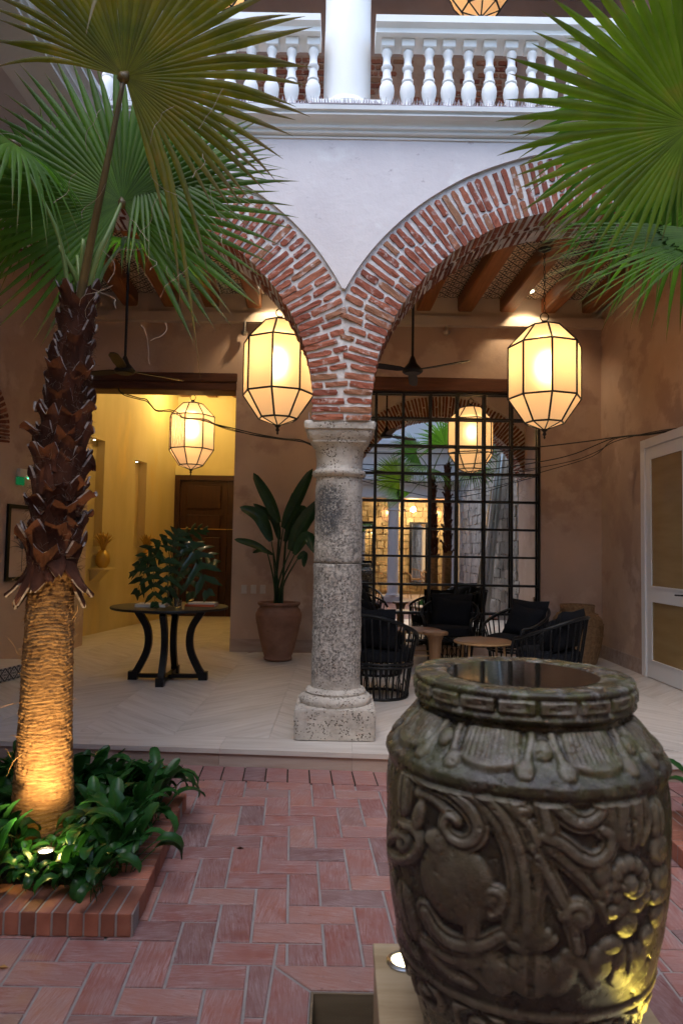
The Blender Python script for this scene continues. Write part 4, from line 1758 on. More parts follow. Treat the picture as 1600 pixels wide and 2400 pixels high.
LZ = at(1275, 768, 7.1).z
lan = make_lantern('hanging_lantern', 'octagonal frosted glass lantern hanging under the right arch, glowing amber', chain=4.58 - LZ)
lan.location = at(1275, 768, 7.1)
l2 = copy_tree(lan)
l2.location = at(656, 758, 7.1)
l2['label'] = 'octagonal frosted glass lantern hanging beside the stone column, partly behind the left arch'
lh = make_lantern('hanging_lantern', 'lit glass lantern hanging inside the yellow hall before the dark door', chain=.72)
lh.location = at(452, 948, 11.25)
lu = make_lantern('hanging_lantern', 'glass lantern on the upper floor, its bottom showing above the right balustrade', chain=1.0)
lu.location = (at(1126, 26, 7.0).x, 7.0, at(1126, 26, 7.0).z + 1.02)
lu2 = copy_tree(lu)
lu2.location = (at(500, 18, 7.0).x, 7.0, at(500, 18, 7.0).z + 1.02)
lu2['label'] = 'glass lantern on the upper floor, showing between the palm fronds and the left handrail'
LANTERNS = [lan, l2, lh, lu, lu2]
lo = None
for i, (x, z) in enumerate(((1.42, 2.72), (3.0, 2.72))):
    if lo is None:
        lo = make_lantern('small_lantern', 'small lantern in the far gallery beside its cream column, seen in the mirror', group='small lanterns of the far gallery', s=.42, chain=.22)
        q = lo
    else:
        q = copy_tree(lo)
        q['label'] = 'small lantern in the far gallery behind the twin palms, seen in the mirror'
    q.location = (x, -3.1, z)
    LANTERNS.append(q)


# ------------------------------------------------------------------ ceiling fans
def make_fan(label, loc, ztop, rot):
    r = thing('ceiling_fan', label, 'ceiling fan', loc, rot, 'ceiling fans of the gallery')
    h = ztop - loc[2]
    MB().lathe([(.015, h - .05), (.06, h - .03), (.07, h)], 20).build('canopy', M['blackmetal'], r, True, 30)
    MB().lathe([(.014, .12), (.014, h - .04)], 10).build('rod', M['blackmetal'], r, True, 30)
    MB().lathe([(.085, -.035), (.105, -.02), (.11, 0), (.085, .03), (.045, .075), (.03, .12), (.018, .15)], 24).build('motor', M['blackmetal'], r, True, 30)
    for k in range(3):
        a = 2 * PI * k / 3 + .35
        ca, sa = math.cos(a), math.sin(a)
        vs = []
        for (rr, w, tw) in ((.09, .02, .12), (.16, .045, .2), (.35, .052, .2), (.6, .045, .14), (.66, .02, .1)):
            for q in (-1, 1):
                for t in (0, .008):
                    x, y, z = rr, q * w, q * w * tw + t - .005
                    vs.append((x * ca - y * sa, x * sa + y * ca, z))
        fs = []
        for j in range(4):
            b = 4 * j
            fs += [(b, b + 4, b + 6, b + 2), (b + 1, b + 3, b + 7, b + 5), (b, b + 1, b + 5, b + 4), (b + 2, b + 6, b + 7, b + 3)]
        fs += [(0, 2, 3, 1), (16, 17, 19, 18)]
        MB().add(vs, fs).build('blade', M['black'], r, True, 40)
    return r


make_fan('black ceiling fan on a long rod left of the stone column', at(293, 868, 7.1), 4.585, .3)
make_fan('black ceiling fan on a long rod in front of the gridded mirror', at(966, 868, 7.1), 4.585, 1.1)


# ------------------------------------------------------------------ palms
def fan_leaf(parent, hub, axis, normal, R, mat, seed, asym=.2, n=62, spread=300, split=.55, droop=.12, cup=-.08, petiole=None, pmat=None, pr=.012, name='fan_blade', old=False, f0=0, f1=1.0):
    rd = random.Random(seed)
    a = Vector(axis).normalized()
    nrm = Vector(normal)
    nrm = (nrm - a * nrm.dot(a)).normalized()
    s = nrm.cross(a)
    hub = Vector(hub)
    vs, fs, uv = [], [], []
    sp = math.radians(spread)
    dphi = sp / n
    T = [.015, .12, .26, .40, split * .92, split, split + (1 - split) * .2, split + (1 - split) * .45, split + (1 - split) * .7, split + (1 - split) * .88, 1.0]
    for i in range(int(n * f0), int(n * f1)):
        ph = -sp / 2 + (i + .5) * dphi
        d = a * math.cos(ph) + s * math.sin(ph)
        q = nrm.cross(d)
        Ri = R * ((1 - asym) + asym * math.cos(ph * (.55 if asym < .3 else .62))) * rd.uniform(.92, 1.05)
        dr = droop * rd.uniform(.6, 1.5)
        if old and rd.random() < .16: dr += rd.uniform(.3, .8)
        side = rd.uniform(-.05, .05)
        b = len(vs)
        for j, t in enumerate(T):
            rr = t * Ri
            spl = split * (.95 + .1 * math.sin(i * 1.7))
            full = t * Ri * math.tan(dphi / 2)
            if t <= split: hw = full
            else:
                u = (t - split) / (1 - split)
                hw = split * Ri * math.tan(dphi / 2) * max(.02, (1 - u) ** .85) * (1.0 + .15 * math.sin(u * 3))
            fold = hw * (.75 if t <= split else .55)
            sag = dr * R * max(0, t - .35) ** 2 / .42
            over = max(0, t - split)
            p = hub + d * rr + nrm * (cup * R * t * t) + Vector((0, 0, -sag)) + q * (side * R * over ** 2 * 3)
            # tips bend back towards the trunk a little as they sag
            vs += [p - q * hw - nrm * fold * .5, p + nrm * fold * .5, p + q * hw - nrm * fold * .5]
            uv += [t, t, t]
        for j in range(len(T) - 1):
            o = b + 3 * j
            fs += [(o, o + 3, o + 4, o + 1), (o + 1, o + 4, o + 5, o + 2)]
    mb = MB().add(vs, fs)
    me = bpy.data.meshes.new(name)
    me.from_pydata(mb.v, [], mb.f)
    me.update()
    ul = me.uv_layers.new(name='UVMap')
    for lp in me.loops: ul.data[lp.index].uv = (uv[lp.vertex_index], .5)
    o = link_mesh(name, me, mat, parent)
    me.shade_smooth()
    if petiole is not None:
        pts = cr(petiole, 6)
        m = len(pts)
        pt = MB().tube(pts, [pr * (1.75 - 1.0 * k / (m - 1)) for k in range(m)], 8, flat=.7)
        pt.build('petiole', pmat or M['petiole'], parent, True)
        # hastula where the blades meet
        MB().tube([hub - a * .03, hub, hub + a * .03], [pr * 1.1, pr * 1.5, pr * .3], 8).build('leaf_heart', M['petiolebrown'], parent, True)
    return o


def threads(parent, centre, n, R, seed, mat=None):
    rd = random.Random(seed)
    mb = MB()
    for i in range(n):
        p = Vector(centre) + Vector((rd.gauss(0, R), rd.gauss(0, R * .4), rd.gauss(0, R)))
        pts = [p]
        d = Vector((rd.uniform(-1, 1), rd.uniform(-.6, .6), rd.uniform(-1, .3))).normalized()
        for k in range(7):
            d = (d + Vector((rd.uniform(-.5, .5), rd.uniform(-.4, .4), rd.uniform(-.6, .3)))).normalized()
            pts.append(pts[-1] + d * .03)
        mb.tube(pts, .0011, 3)
    o = mb.build('frond_thread', mat or M['thread'], parent)
    o['kind'] = 'stuff'
    return o


def palm_trunk(parent, path, lower, boots_from, nb, seed, detail=True):
    """path: function t->(Vector centre, radius) ; lower: t range of the shaved part"""
    rd = random.Random(seed)
    n = 96 if detail else 24
    m = 420 if detail else 60
    t1 = lower
    vs, fs = [], []
    for j in range(m + 1):
        t = t1 * j / m
        c, r = path(t)
        for i in range(n):
            a = 2 * PI * i / n
            ca, sa = math.cos(a), math.sin(a)
            z = c.z
            wob = mn.noise(Vector((ca * 1.4, sa * 1.4, z * 5 + seed)))
            ph = z * 118 + 3.2 * wob + .8 * mn.noise(Vector((ca * 4, sa * 4, z * 12 + seed)))
            rg = abs(math.sin(ph * PI / 2)) ** .7
            rough = max(0.0, min(1.0, (z - .75) / .5))
            d = .0046 * (rg - .5) * (1 - .6 * rough) + .010 * rough * mn.noise(Vector((ca * 7, sa * 7, z * 26))) + .006 * mn.noise(Vector((ca * 12, sa * 12, z * 40 + seed)))
            vs.append((c.x + ca * (r + d), c.y + sa * (r + d), z + .006 * wob))
    for j in range(m):
        for i in range(n):
            k = (i + 1) % n
            fs.append((j * n + i, j * n + k, (j + 1) * n + k, (j + 1) * n + i))
    fs.append(tuple(range(n))[::-1])
    fs.append(tuple(m * n + i for i in range(n)))
    MB().add(vs, fs).build('trunk', M['trunk'], parent, True)
    # core under the boots
    pts, rs = [], []
    for j in range(13):
        t = boots_from + (1 - boots_from) * j / 12
        c, r = path(t)
        pts.append(c)
        rs.append(r * .93)
    MB().tube(pts, rs, 20).build('inner_trunk', M['boot'], parent, True)
    # boots
    for i in range(nb):
        f = i / (nb - 1)
        t = boots_from + (1 - boots_from) * f * .985
        c, r = path(t)
        a0 = i * 2.39996 + rd.uniform(-.15, .15)
        ln = (.155 - .03 * f) * rd.uniform(.75, 1.35)
        wd = (.070 - .022 * f) * rd.uniform(.85, 1.15)
        flare = rd.uniform(.015, .07) * (1.05 - .45 * f)
        if rd.random() < .12: flare *= 1.6
        notch = rd.uniform(.10, .32)
        down = False
        make_boot(parent, c, r, a0, ln, wd, flare, notch, rd)
    return


def make_boot(parent, c, r, a0, ln, wd, flare, notch, rd, down=False):
    NU, NV = 7, 7
    vs = []
    up = Vector((0, 0, -1 if down else 1))
    tw = rd.uniform(-.35, .35)
    for layer in (0, 1):
        for v in range(NV):
            tv = v / (NV - 1)
            w = wd * (1.05 - .30 * tv) if not down else wd * (1.0 - .8 * tv ** 1.6)
            for u in range(NU):
                tu = -1 + 2 * u / (NU - 1)
                top = 1.0 - notch * (1 - abs(tu)) * (tv ** 3) * 1.3 + .05 * tv ** 3 * mn.noise(Vector((tu * 4, a0 * 9, 1)))
                rad = r * .92 + flare * tv ** 1.7 + wd * .32 * (1 - tu * tu) * (1 - .3 * tv) - (.011 if layer else 0) + .008 * abs(tu) * tv
                a = a0 + tw * tv * .3 + tu * w / max(rad, .05)
                p = Vector((c.x, c.y, c.z)) + Vector((math.cos(a), math.sin(a), 0)) * rad + up * (ln * tv * top - .02)
                p += Vector((1, 1, 0)) * .003 * mn.noise(p * 40)
                vs.append(p)
    L = NU * NV
    fs, mi = [], []
    for layer in (0, 1):
        for v in range(NV - 1):
            for u in range(NU - 1):
                b = layer * L + v * NU + u
                q = (b, b + 1, b + NU + 1, b + NU)
                fs.append(q if layer == 0 else q[::-1])
                mi.append(0)
    for u in range(NU - 1):
        b = (NV - 1) * NU + u
        fs.append((b, b + 1, L + b + 1, L + b))
        mi.append(1)
    for v in range(NV - 1):
        for u in (0, NU - 1):
            b = v * NU + u
            fs.append((b, b + NU, L + b + NU, L + b))
            mi.append(1 if v > NV - 4 else 0)
    me = bpy.data.meshes.new('leaf_base')
    me.from_pydata([tuple(p) for p in vs], [], fs)
    me.materials.append(M['boot'])
    me.materials.append(M['bootedge'])
    me.polygons.foreach_set('material_index', mi)
    me.update()
    o = link_mesh('leaf_base', me, None, parent)
    return o


def strands(parent, path, ta, tb, n, seed, mat, length=.06, rad=.0011, out=.5, name='fibre'):
    rd = random.Random(seed)
    mb = MB()
    for i in range(n):
        t = rd.uniform(ta, tb)
        c, r = path(t)
        a = rd.uniform(0, 2 * PI)
        rv = Vector((math.cos(a), math.sin(a), 0))
        tv = Vector((-math.sin(a), math.cos(a), 0))
        p = c + rv * r * rd.uniform(.98, 1.25 if out > .4 else 1.03)
        d = (rv * rd.uniform(.0, out) + tv * rd.uniform(-1, 1) + Vector((0, 0, rd.uniform(-.5, .7)))).normalized()
        pts = [p]
        for k in range(4):
            d = (d + Vector((rd.uniform(-.4, .4), rd.uniform(-.4, .4), rd.uniform(-.45, .3)))).normalized()
            pts.append(pts[-1] + d * length / 4 * rd.uniform(.7, 1.3))
        mb.tube(pts, [rad, rad, rad * .8, rad * .6, rad * .2], 3, False)
    o = mb.build(name, mat, parent)
    o['kind'] = 'stuff'


PY = 3.30
ctr = [(100, 1975), (101, 1900), (107, 1700), (115, 1500), (122, 1350), (141, 1100), (163, 900), (186, 715)]
rad_ = [.150, .138, .118, .109, .100, .098, .078, .052]
cp = [at(x, y, PY) for x, y in ctr]


def palm_path(t):
    q = t * (len(cp) - 1)
    i = min(int(q), len(cp) - 2)
    f = q - i
    g = lambda k: cp[max(0, min(len(cp) - 1, k))]
    a, b, c, d = g(i - 1), g(i), g(i + 1), g(i + 2)
    p = .5 * ((2 * b) + (c - a) * f + (2 * a - 5 * b + 4 * c - d) * f * f + (3 * b - a - 3 * c + d) * f ** 3)
    return p, rad_[i] + (rad_[i + 1] - rad_[i]) * f


palm = thing('fan_palm', 'uplit fan palm with dark shaggy upper trunk growing in the left brick planter', 'palm tree')
palm_trunk(palm, palm_path, 4.3 / 7, 4.05 / 7, 112, 3)
rdb = random.Random(5)
for (ang, ln, wd, fl) in ((200, .20, .05, .10), (225, .24, .055, .075), (170, .27, .05, .085), (262, .13, .06, .06), (300, .12, .06, .07), (340, .19, .05, .12), (8, .24, .045, .06), (40, .2, .05, .1), (120, .25, .05, .1), (285, .10, .05, .05)):
    c, r_b = palm_path(4.12 / 7 + rdb.uniform(-.005, .015))
    make_boot(palm, c, r_b, math.radians(ang), ln, wd, fl, .1, rdb, True)
strands(palm, palm_path, 4.0 / 7, 1.0, 1500, 3, M['fibre'], .05, .0009, .9)
strands(palm, palm_path, 1.8 / 7, 4.1 / 7, 420, 4, M['fibregold'], .04, .0009, .08, 'golden_fibre')
strands(palm, palm_path, 1.5 / 7, 4.1 / 7, 26, 14, M['fibregold'], .11, .0010, 1.1, 'golden_fibre')
top, _ = palm_path(1.0)
# the leaves (hub pixel, depth, axis, normal towards camera...)
hub1 = at(292, 180, 3.05)
fan_leaf(palm, hub1, (.66, -.10, .75), (.05, -.93, -.30), .92, M['frondold'], 11, asym=.50, n=54, spread=246, split=.60, droop=.10, cup=.04,
         petiole=[top + Vector((.01, -.03, -.05)), at(205, 610, 3.22), at(248, 400, 3.12), hub1], pmat=M['petiolebrown'], pr=.019, old=True)
hub2 = at(286, 474, 3.42)
fan_leaf(palm, hub2, (-.15, .10, .98), (.12, -.97, -.10), .93, M['frond'], 12, asym=.12, n=68, spread=322, split=.54, droop=.07, cup=.05,
         petiole=[top + Vector((.02, 0, -.05)), at(222, 620, 3.27), at(258, 540, 3.30), hub2], pr=.014)
hub4 = at(330, 400, 3.55)
fan_leaf(palm, hub4, (.80, .25, .52), (.35, -.62, .70), .78, M['frond'], 13, n=60, spread=250, split=.45, droop=.10, cup=-.02,
         petiole=[top + Vector((.02, .04, -.05)), at(240, 560, 3.45), hub4], pr=.011)
hub5 = at(33, 335, 3.05)
fan_leaf(palm, hub5, (-.72, -.30, .35), (-.25, -.45, .85), .60, M['frond'], 14, n=54, spread=300, split=.45, droop=.32, cup=-.15,
         petiole=[top + Vector((-.02, -.02, -.08)), at(140, 560, 3.2), at(75, 420, 3.1), hub5], pr=.010)
hub6 = at(120, 430, 3.6)
fan_leaf(palm, hub6, (-.85, .2, .45), (.2, -.9, .2), .72, M['frond'], 15, n=60, spread=280, split=.45, droop=.10, cup=.02,
         petiole=[top + Vector((-.01, .04, -.05)), at(160, 560, 3.5), hub6], pr=.010)
hub7 = at(60, 560, 3.75)
fan_leaf(palm, hub7, (-.75, .4, .30), (.1, -.75, .55), .62, M['frond'], 16, n=50, spread=250, split=.45, droop=.25, cup=-.05,
         petiole=[top + Vector((-.03, .03, -.1)), at(120, 610, 3.5), hub7], pr=.010)
hub8 = at(300, 560, 4.0)
fan_leaf(palm, hub8, (.5, .7, .15), (.1, -.4, .9), .66, M['frond'], 17, n=50, spread=270, split=.45, droop=.22, cup=-.05,
         petiole=[top + Vector((.03, .05, -.1)), at(240, 640, 3.6), hub8], pr=.010)
# spear of young petioles
for k, (x, y, Y) in enumerate(((196, 560, 3.25), (182, 600, 3.33), (214, 585, 3.36), (138, 575, 3.2))):
    MB().tube(cr([top + Vector((random.uniform(-.02, .02), random.uniform(-.02, .02), -.12)), at(190, 680, 3.3), at(x, y, Y)], 5), [.033 - .0021 * i for i in range(11)], 8, flat=.7).build('petiole', M['petiole'], palm, True)
threads(palm, at(330, 330, 3.0), 12, .20, 1)
threads(palm, at(380, 640, 3.1), 7, .16, 2)
threads(palm, at(250, 640, 3.1), 6, .12, 6)
rebase(palm, (cp[0].x, PY, -.03))


def pair_palm(base, topc, label, seed, leaves):
    r = thing('fan_palm', label, 'palm tree', group='twin palms of the right planter')
    b, tp = Vector(base), Vector(topc)

    def path(t):
        return b.lerp(tp, t) + Vector((.03 * math.sin(t * 3), 0, 0)), .125 - .06 * t
    palm_trunk(r, path, .42, .40, 46, seed, False)
    for (hub, ax, nr, R, mat, kw) in leaves:
        hub = Vector(hub)
        mid = (tp + hub) / 2 + Vector((0, 0, .05))
        fan_leaf(r, hub, ax, nr, R, mat, seed + int(abs(hub.x * 100)), petiole=[tp, mid, hub], pr=.011, **kw)
    rebase(r, base)
    return r


HA = at(1622, 292, 2.55)
HB = at(1700, 545, 2.75)
pA = pair_palm((2.06, 2.95, -.05), (2.02, 2.95, 3.1), 'fan palm whose big round frond enters from the right, left of the two twin palms', 31, [
    (HA, (-.66, -.12, .74), (-.10, -.90, -.42), .77, M['frondright'], dict(asym=.58, n=58, spread=280, split=.60, droop=.07, cup=.06)),
    (HB, (-.96, -.05, -.16), (.05, -.75, .62), .80, M['frond'], dict(n=30, spread=64, split=.35, droop=.08, cup=-.03)),
    ((1.62, 3.3, 3.55), (-.8, .5, .3), (0, .8, .5), .80, M['frond'], dict(n=40, spread=240, split=.45, droop=.2)),
    ((2.25, 3.4, 3.7), (.2, .5, .8), (0, .9, .3), .84, M['frond'], dict(n=40, spread=260, split=.45, droop=.2)),
    ((1.85, 3.5, 3.2), (-.4, .8, -.1), (0, .7, .7), .78, M['frond'], dict(n=40, spread=240, split=.45, droop=.25))])
threads(pA, at(1560, 660, 2.7), 26, .10, 8)
pB = pair_palm((2.40, 2.62, -.05), (2.42, 2.60, 3.35), 'fan palm standing just outside the frame, right of the two twin palms in the mirror', 41, [
    ((2.9, 2.9, 3.7), (.8, .3, .5), (0, .8, .5), .80, M['frond'], dict(n=40, spread=270, split=.45, droop=.15)),
    ((2.6, 3.1, 3.95), (.3, .6, .7), (0, .8, .5), .80, M['frond'], dict(n=40, spread=280, split=.45, droop=.12)),
    ((2.9, 3.0, 3.2), (.8, .5, -.1), (0, .5, .8), .74, M['frond'], dict(n=40, spread=240, split=.45, droop=.25))])


# ------------------------------------------------------------------ planters
def planter(label, x0, x1, y0, y1, group, sh=0.0, ztop=-.032, open_sides='flrb'):
    r = thing('brick_planter', label, 'planter', group=group)
    bw_, bl, bh = .0605, .215, ztop - FLOOR_Z - .001
    mo = MB()
    def P(x, y): return (x + sh * (y - y0), y)
    MB().prism([P(x0 + .2, y0 + .2), P(x1 - .2, y0 + .2), P(x1 - .2, y1 - .2), P(x0 + .2, y1 - .2)], FLOOR_Z + .001, ztop - .006).build('bed', M['soil'], r)
    for (a, b, c, d) in ((x0 + .004, x1 - .004, y0 + .004, y0 + bl - .004), (x0 + .004, x1 - .004, y1 - bl + .004, y1 - .004), (x0 + .004, x0 + bl - .004, y0 + bl - .003, y1 - bl + .003), (x1 - bl + .004, x1 - .004, y0 + bl - .003, y1 - bl + .003)):
        mo.prism([P(a, c), P(b, c), P(b, d), P(a, d)], FLOOR_Z + .0005, ztop - .003)
    mo.build('mortar_bed', M['grout'], r)
    rdp = random.Random(int(x0 * 100))
    bk = MB().rbox(-bw_ / 2 + .004, bw_ / 2 - .004, -bl / 2, bl / 2, 0, bh, .003)
    me = bk.mesh('brick')
    me.materials.append(M['edgebrick'])
    n = int((x1 - x0) / bw_)
    for yy in (y0, y1):
        for k in range(n):
            x = x1 - bw_ * (k + .5)
            y = yy + bl / 2 if yy == y0 else yy - bl / 2
            o = link_mesh('brick', me, None, r, (x + sh * (y - y0), y, FLOOR_Z + .001 + rdp.uniform(0, .002)))
            o.rotation_euler = (0, 0, -sh * 0 + rdp.uniform(-.01, .01))
    m = int((y1 - y0 - 2 * bl) / bw_)
    for xx in (x0, x1):
        for k in range(m + 1):
            y = y0 + bl + bw_ * (k + .5)
            x = xx + bl / 2 if xx == x0 else xx - bl / 2
            o = link_mesh('brick', me, None, r, (x + sh * (y - y0), y, FLOOR_Z + .001 + rdp.uniform(0, .002)))
            o.rotation_euler = (0, 0, PI / 2 + rdp.uniform(-.01, .01))
    rebase(r, ((x0 + x1) / 2, (y0 + y1) / 2, FLOOR_Z))
    return r


planter('low brick planter around the uplit palm on the left', -2.75, -.755, 2.655, 3.93, 'brick planters of the courtyard', sh=-.072)
planter('low brick planter at the right edge beside the urn', 1.63, 3.35, 2.35, 3.80, 'brick planters of the courtyard')


def leaf_mesh(L, W, bend, pet, lift, seed):
    """petiole rising, blade arching over and hanging; pet = petiole length"""
    rd = random.Random(seed)
    pts = []
    p = Vector((0, 0, 0))
    ang = math.radians(lift)
    steps = 12
    for k in range(5):
        pts.append(p.copy())
        p = p + Vector((math.cos(ang), 0, math.sin(ang))) * pet / 5
        ang -= .05
    blade = []
    for k in range(steps + 1):
        blade.append((p.copy(), ang))
        p = p + Vector((math.cos(ang), 0, math.sin(ang))) * L / steps
        ang -= bend / steps
    mb = MB()
    mb.tube(pts + [blade[0][0]], .0028, 5)
    vs = []
    for k, (q, an) in enumerate(blade):
        t = k / steps
        w = W * min(1.0, .25 + 3.2 * t) * (max(0.0, 1 - max(0, (t - .62) / .385) ** 2.6) ** .5) * (.86 + .14 * math.sin(t * 3))
        w *= 1 + .05 * math.sin(t * 30)
        nrm = Vector((-math.sin(an), 0, math.cos(an)))
        rp = .004 * math.sin(t * 38)
        for u in (-1, -.5, 0, .5, 1):
            vs.append(q + Vector((0, u * w, 0)) + nrm * (abs(u) * w * .38 + rp * abs(u)))
    fs = []
    for k in range(steps):
        for u in range(4):
            b = 5 * k + u
            fs.append((b, b + 1, b + 6, b + 5))
    mb.add(vs, fs)
    me = mb.mesh('leaf', True)
    me.materials.append(M['cover'])
    return me


LM = [leaf_mesh(.15 + .02 * (k % 3), .031 + .004 * (k % 2), b, .09 + .03 * (k % 3), lift, k) for k, (b, lift) in enumerate(((2.2, 72), (2.7, 80), (1.7, 62), (3.0, 78), (.7, 86), (2.4, 55)))]


def make_plant(label, x, y, z, seed, group, nl=13, s=1.0):
    rd = random.Random(seed)
    r = thing('leafy_plant', label, 'plant', (x, y, z), group=group)
    for k in range(nl):
        me = LM[rd.randrange(len(LM))] if k < nl - 2 else LM[4]
        o = link_mesh('leaf', me, None, r, (rd.uniform(-.03, .03), rd.uniform(-.03, .03), rd.uniform(0, .05)))
        o.rotation_euler = (rd.uniform(-.25, .25), rd.uniform(-.25, .25), 2 * PI * k / nl + rd.uniform(-.3, .3))
        q = s * rd.uniform(.8, 1.2)
        o.scale = (q, q, q)
    return r


k = 0
rdp = random.Random(77)
for yy in np.arange(2.77, 3.86, .135):
    for xx in np.arange(-2.12, -.84, .135):
        x = xx + rdp.uniform(-.05, .05) - .072 * (yy - 2.66)
        y = yy + rdp.uniform(-.05, .05)
        if (x + 1.38) ** 2 + (y - 3.30) ** 2 < .04: continue
        if (x + 1.19) ** 2 + (y - 2.88) ** 2 < .0016: continue
        low = (x + 1.19) ** 2 + (y - 2.92) ** 2 < .020 or (abs(x + 1.27) < .13 and 2.9 < y < 3.3)
        if low: lb, gp = 'low leafy plant lit yellow green by the spike lamp at the palm foot', 'low plants round the spike lamp'
        elif y < 2.95: lb, gp = 'dark leafy plant of the front row hanging over the left planter bricks', 'front row plants of the left planter'
        elif x > -1.05: lb, gp = 'glossy leafy plant leaning over the right hand bricks of the palm planter', 'edge plants of the left planter'
        elif y > 3.45: lb, gp = 'taller dark leafy plant at the back of the planter, near the step', 'back row plants of the left planter'
        elif x < -1.5: lb, gp = 'dark leafy plant on the left side of the uplit palm trunk', 'plants left of the palm trunk'
        else: lb, gp = 'glossy dark leafy plant just right of the uplit palm trunk', 'plants right of the palm trunk'
        make_plant(lb, x, y, -.035, 500 + k, gp, 15, .45 if low else (.74 if yy < 3.0 else .86))
        k += 1
for yy in np.arange(2.55, 3.75, .26):
    for xx in np.arange(1.88, 2.9, .26):
        make_plant('glossy green leafy plant in the planter at the right edge', xx + rdp.uniform(-.05, .05), yy + rdp.uniform(-.05, .05), -.035, 900 + k, 'leafy plants of the right planter', 9, 1.15)
        k += 1

# ------------------------------------------------------------------ the carved urn
UX, UY, UZ = .462, 1.75, .157
prof0 = [(.236, .157), (.247, .160), (.254, .20), (.275, .27), (.300, .343), (.325, .42), (.343, .50), (.356, .60), (.359, .70), (.358, .78), (.352, .835), (.356, .845), (.362, .858), (.360, .874), (.350, .882),
        (.335, .892), (.312, .915), (.285, .945), (.265, .962), (.258, .970), (.262, .976), (.278, .982), (.286, .990), (.280, .998), (.279, 1.000), (.281, 1.034), (.284, 1.040), (.283, 1.047), (.272, 1.051), (.235, 1.0515), (.208, 1.0505), (.196, 1.0475), (.188, 1.030), (.180, .96), (.150, .94)]
prof = [(r_ * (.942 if z_ < .96 else .948), z_) for r_, z_ in prof0]
cum = [0]
for i in range(len(prof) - 1): cum.append(cum[-1] + math.hypot(prof[i + 1][0] - prof[i][0], prof[i + 1][1] - prof[i][1]))
NVV, NUU = 470, 840
tt = np.linspace(0, cum[-1], NVV)
pr_r = np.interp(tt, cum, [p[0] for p in prof])
pr_z = np.interp(tt, cum, [p[1] for p in prof])
ker = np.array([1, 2, 3, 2, 1.]) / 9
pr_r[2:-2] = np.convolve(pr_r, ker, 'valid')
pr_z[2:-2] = np.convolve(pr_z, ker, 'valid')
th = np.linspace(-PI, PI, NUU, endpoint=False)      # 0 faces the camera side (-Y), positive to the right
TH, TT = np.meshgrid(th, tt)
RR = np.repeat(pr_r[:, None], NUU, 1)
ZZ = np.repeat(pr_z[:, None], NUU, 1)
RB = .318
S = TH * RB


def urad(z): return float(np.interp(z, [p[1] for p in prof[:15]], [p[0] for p in prof[:15]]))


def uz(zx, zy):
    """pixel of the enlarged photograph crop -> (s, z) on the unrolled body"""
    d = ray(800 + zx / 1.96, 1500 + zy / 1.96)
    rr = .32
    for _ in range(4):
        a = d.x ** 2 + d.y ** 2
        b = -2 * (d.x * UX + d.y * UY)
        c = UX ** 2 + UY ** 2 - rr ** 2
        D = b * b - 4 * a * c
        t = (-b - math.sqrt(max(D, 0))) / (2 * a)
        p = CAMP + d * t
        z = p.z
        rr = urad(min(max(z, .16), .88))
    return (math.atan2(p.x - UX, -(p.y - UY)) * RB, z)


H = np.zeros_like(S)
HMAP = {}


def seg_add(pts, w0, w1, h, ridge=0.0, flat=1.0, uzc=True, mirror=True):
    """raised rounded stroke along pts"""
    P = [Vector(uz(*p)) if uzc else Vector(p) for p in pts]
    P = [Vector((p.x, p.y, 0)) for p in P]
    Q = cr(P, 6) if len(P) > 2 else P
    _stroke(Q, w0, w1, h, ridge, flat)
    if mirror:
        # the carving continues round the far side
        for sg in (-1, 1): _stroke([Vector((q.x + sg * PI * RB, q.y, 0)) for q in Q], w0, w1, h, ridge, flat)


def _stroke(Q, w0, w1, h, ridge, flat):
    global H
    wm = max(w0, w1)
    xs, zs = [q.x for q in Q], [q.y for q in Q]
    jc = np.where((pr_z > min(zs) - wm) & (pr_z < max(zs) + wm) & (np.arange(NVV) < np.argmax(pr_z)))[0]
    ic = np.where((th * RB > min(xs) - wm) & (th * RB < max(xs) + wm))[0]
    if len(jc) == 0 or len(ic) == 0: return
    sl = np.ix_(jc, ic)
    s_, z_ = S[sl], ZZ[sl]
    best = np.full(s_.shape, 9.0)
    n = len(Q)
    for i in range(n - 1):
        ax, az, bx_, bz = Q[i].x, Q[i].y, Q[i + 1].x, Q[i + 1].y
        dx, dz = bx_ - ax, bz - az
        L2 = dx * dx + dz * dz + 1e-12
        t = np.clip(((s_ - ax) * dx + (z_ - az) * dz) / L2, 0, 1)
        d = np.hypot(s_ - ax - t * dx, z_ - az - t * dz)
        w = w0 + (w1 - w0) * (i + t) / (n - 1)
        best = np.minimum(best, d / w)
    v = np.where(best < 1, h * np.sqrt(np.clip(1 - best ** (2.4 * flat), 0, 1)), 0)
    if ridge: v = v - np.where(best < 1, h * ridge * 1.3 * np.exp(-((best - .55) / .12) ** 2), 0) - np.where(best < 1, h * ridge * .7 * np.exp(-(best / .12) ** 2), 0) * 0
    H[sl] = np.maximum(H[sl], v)


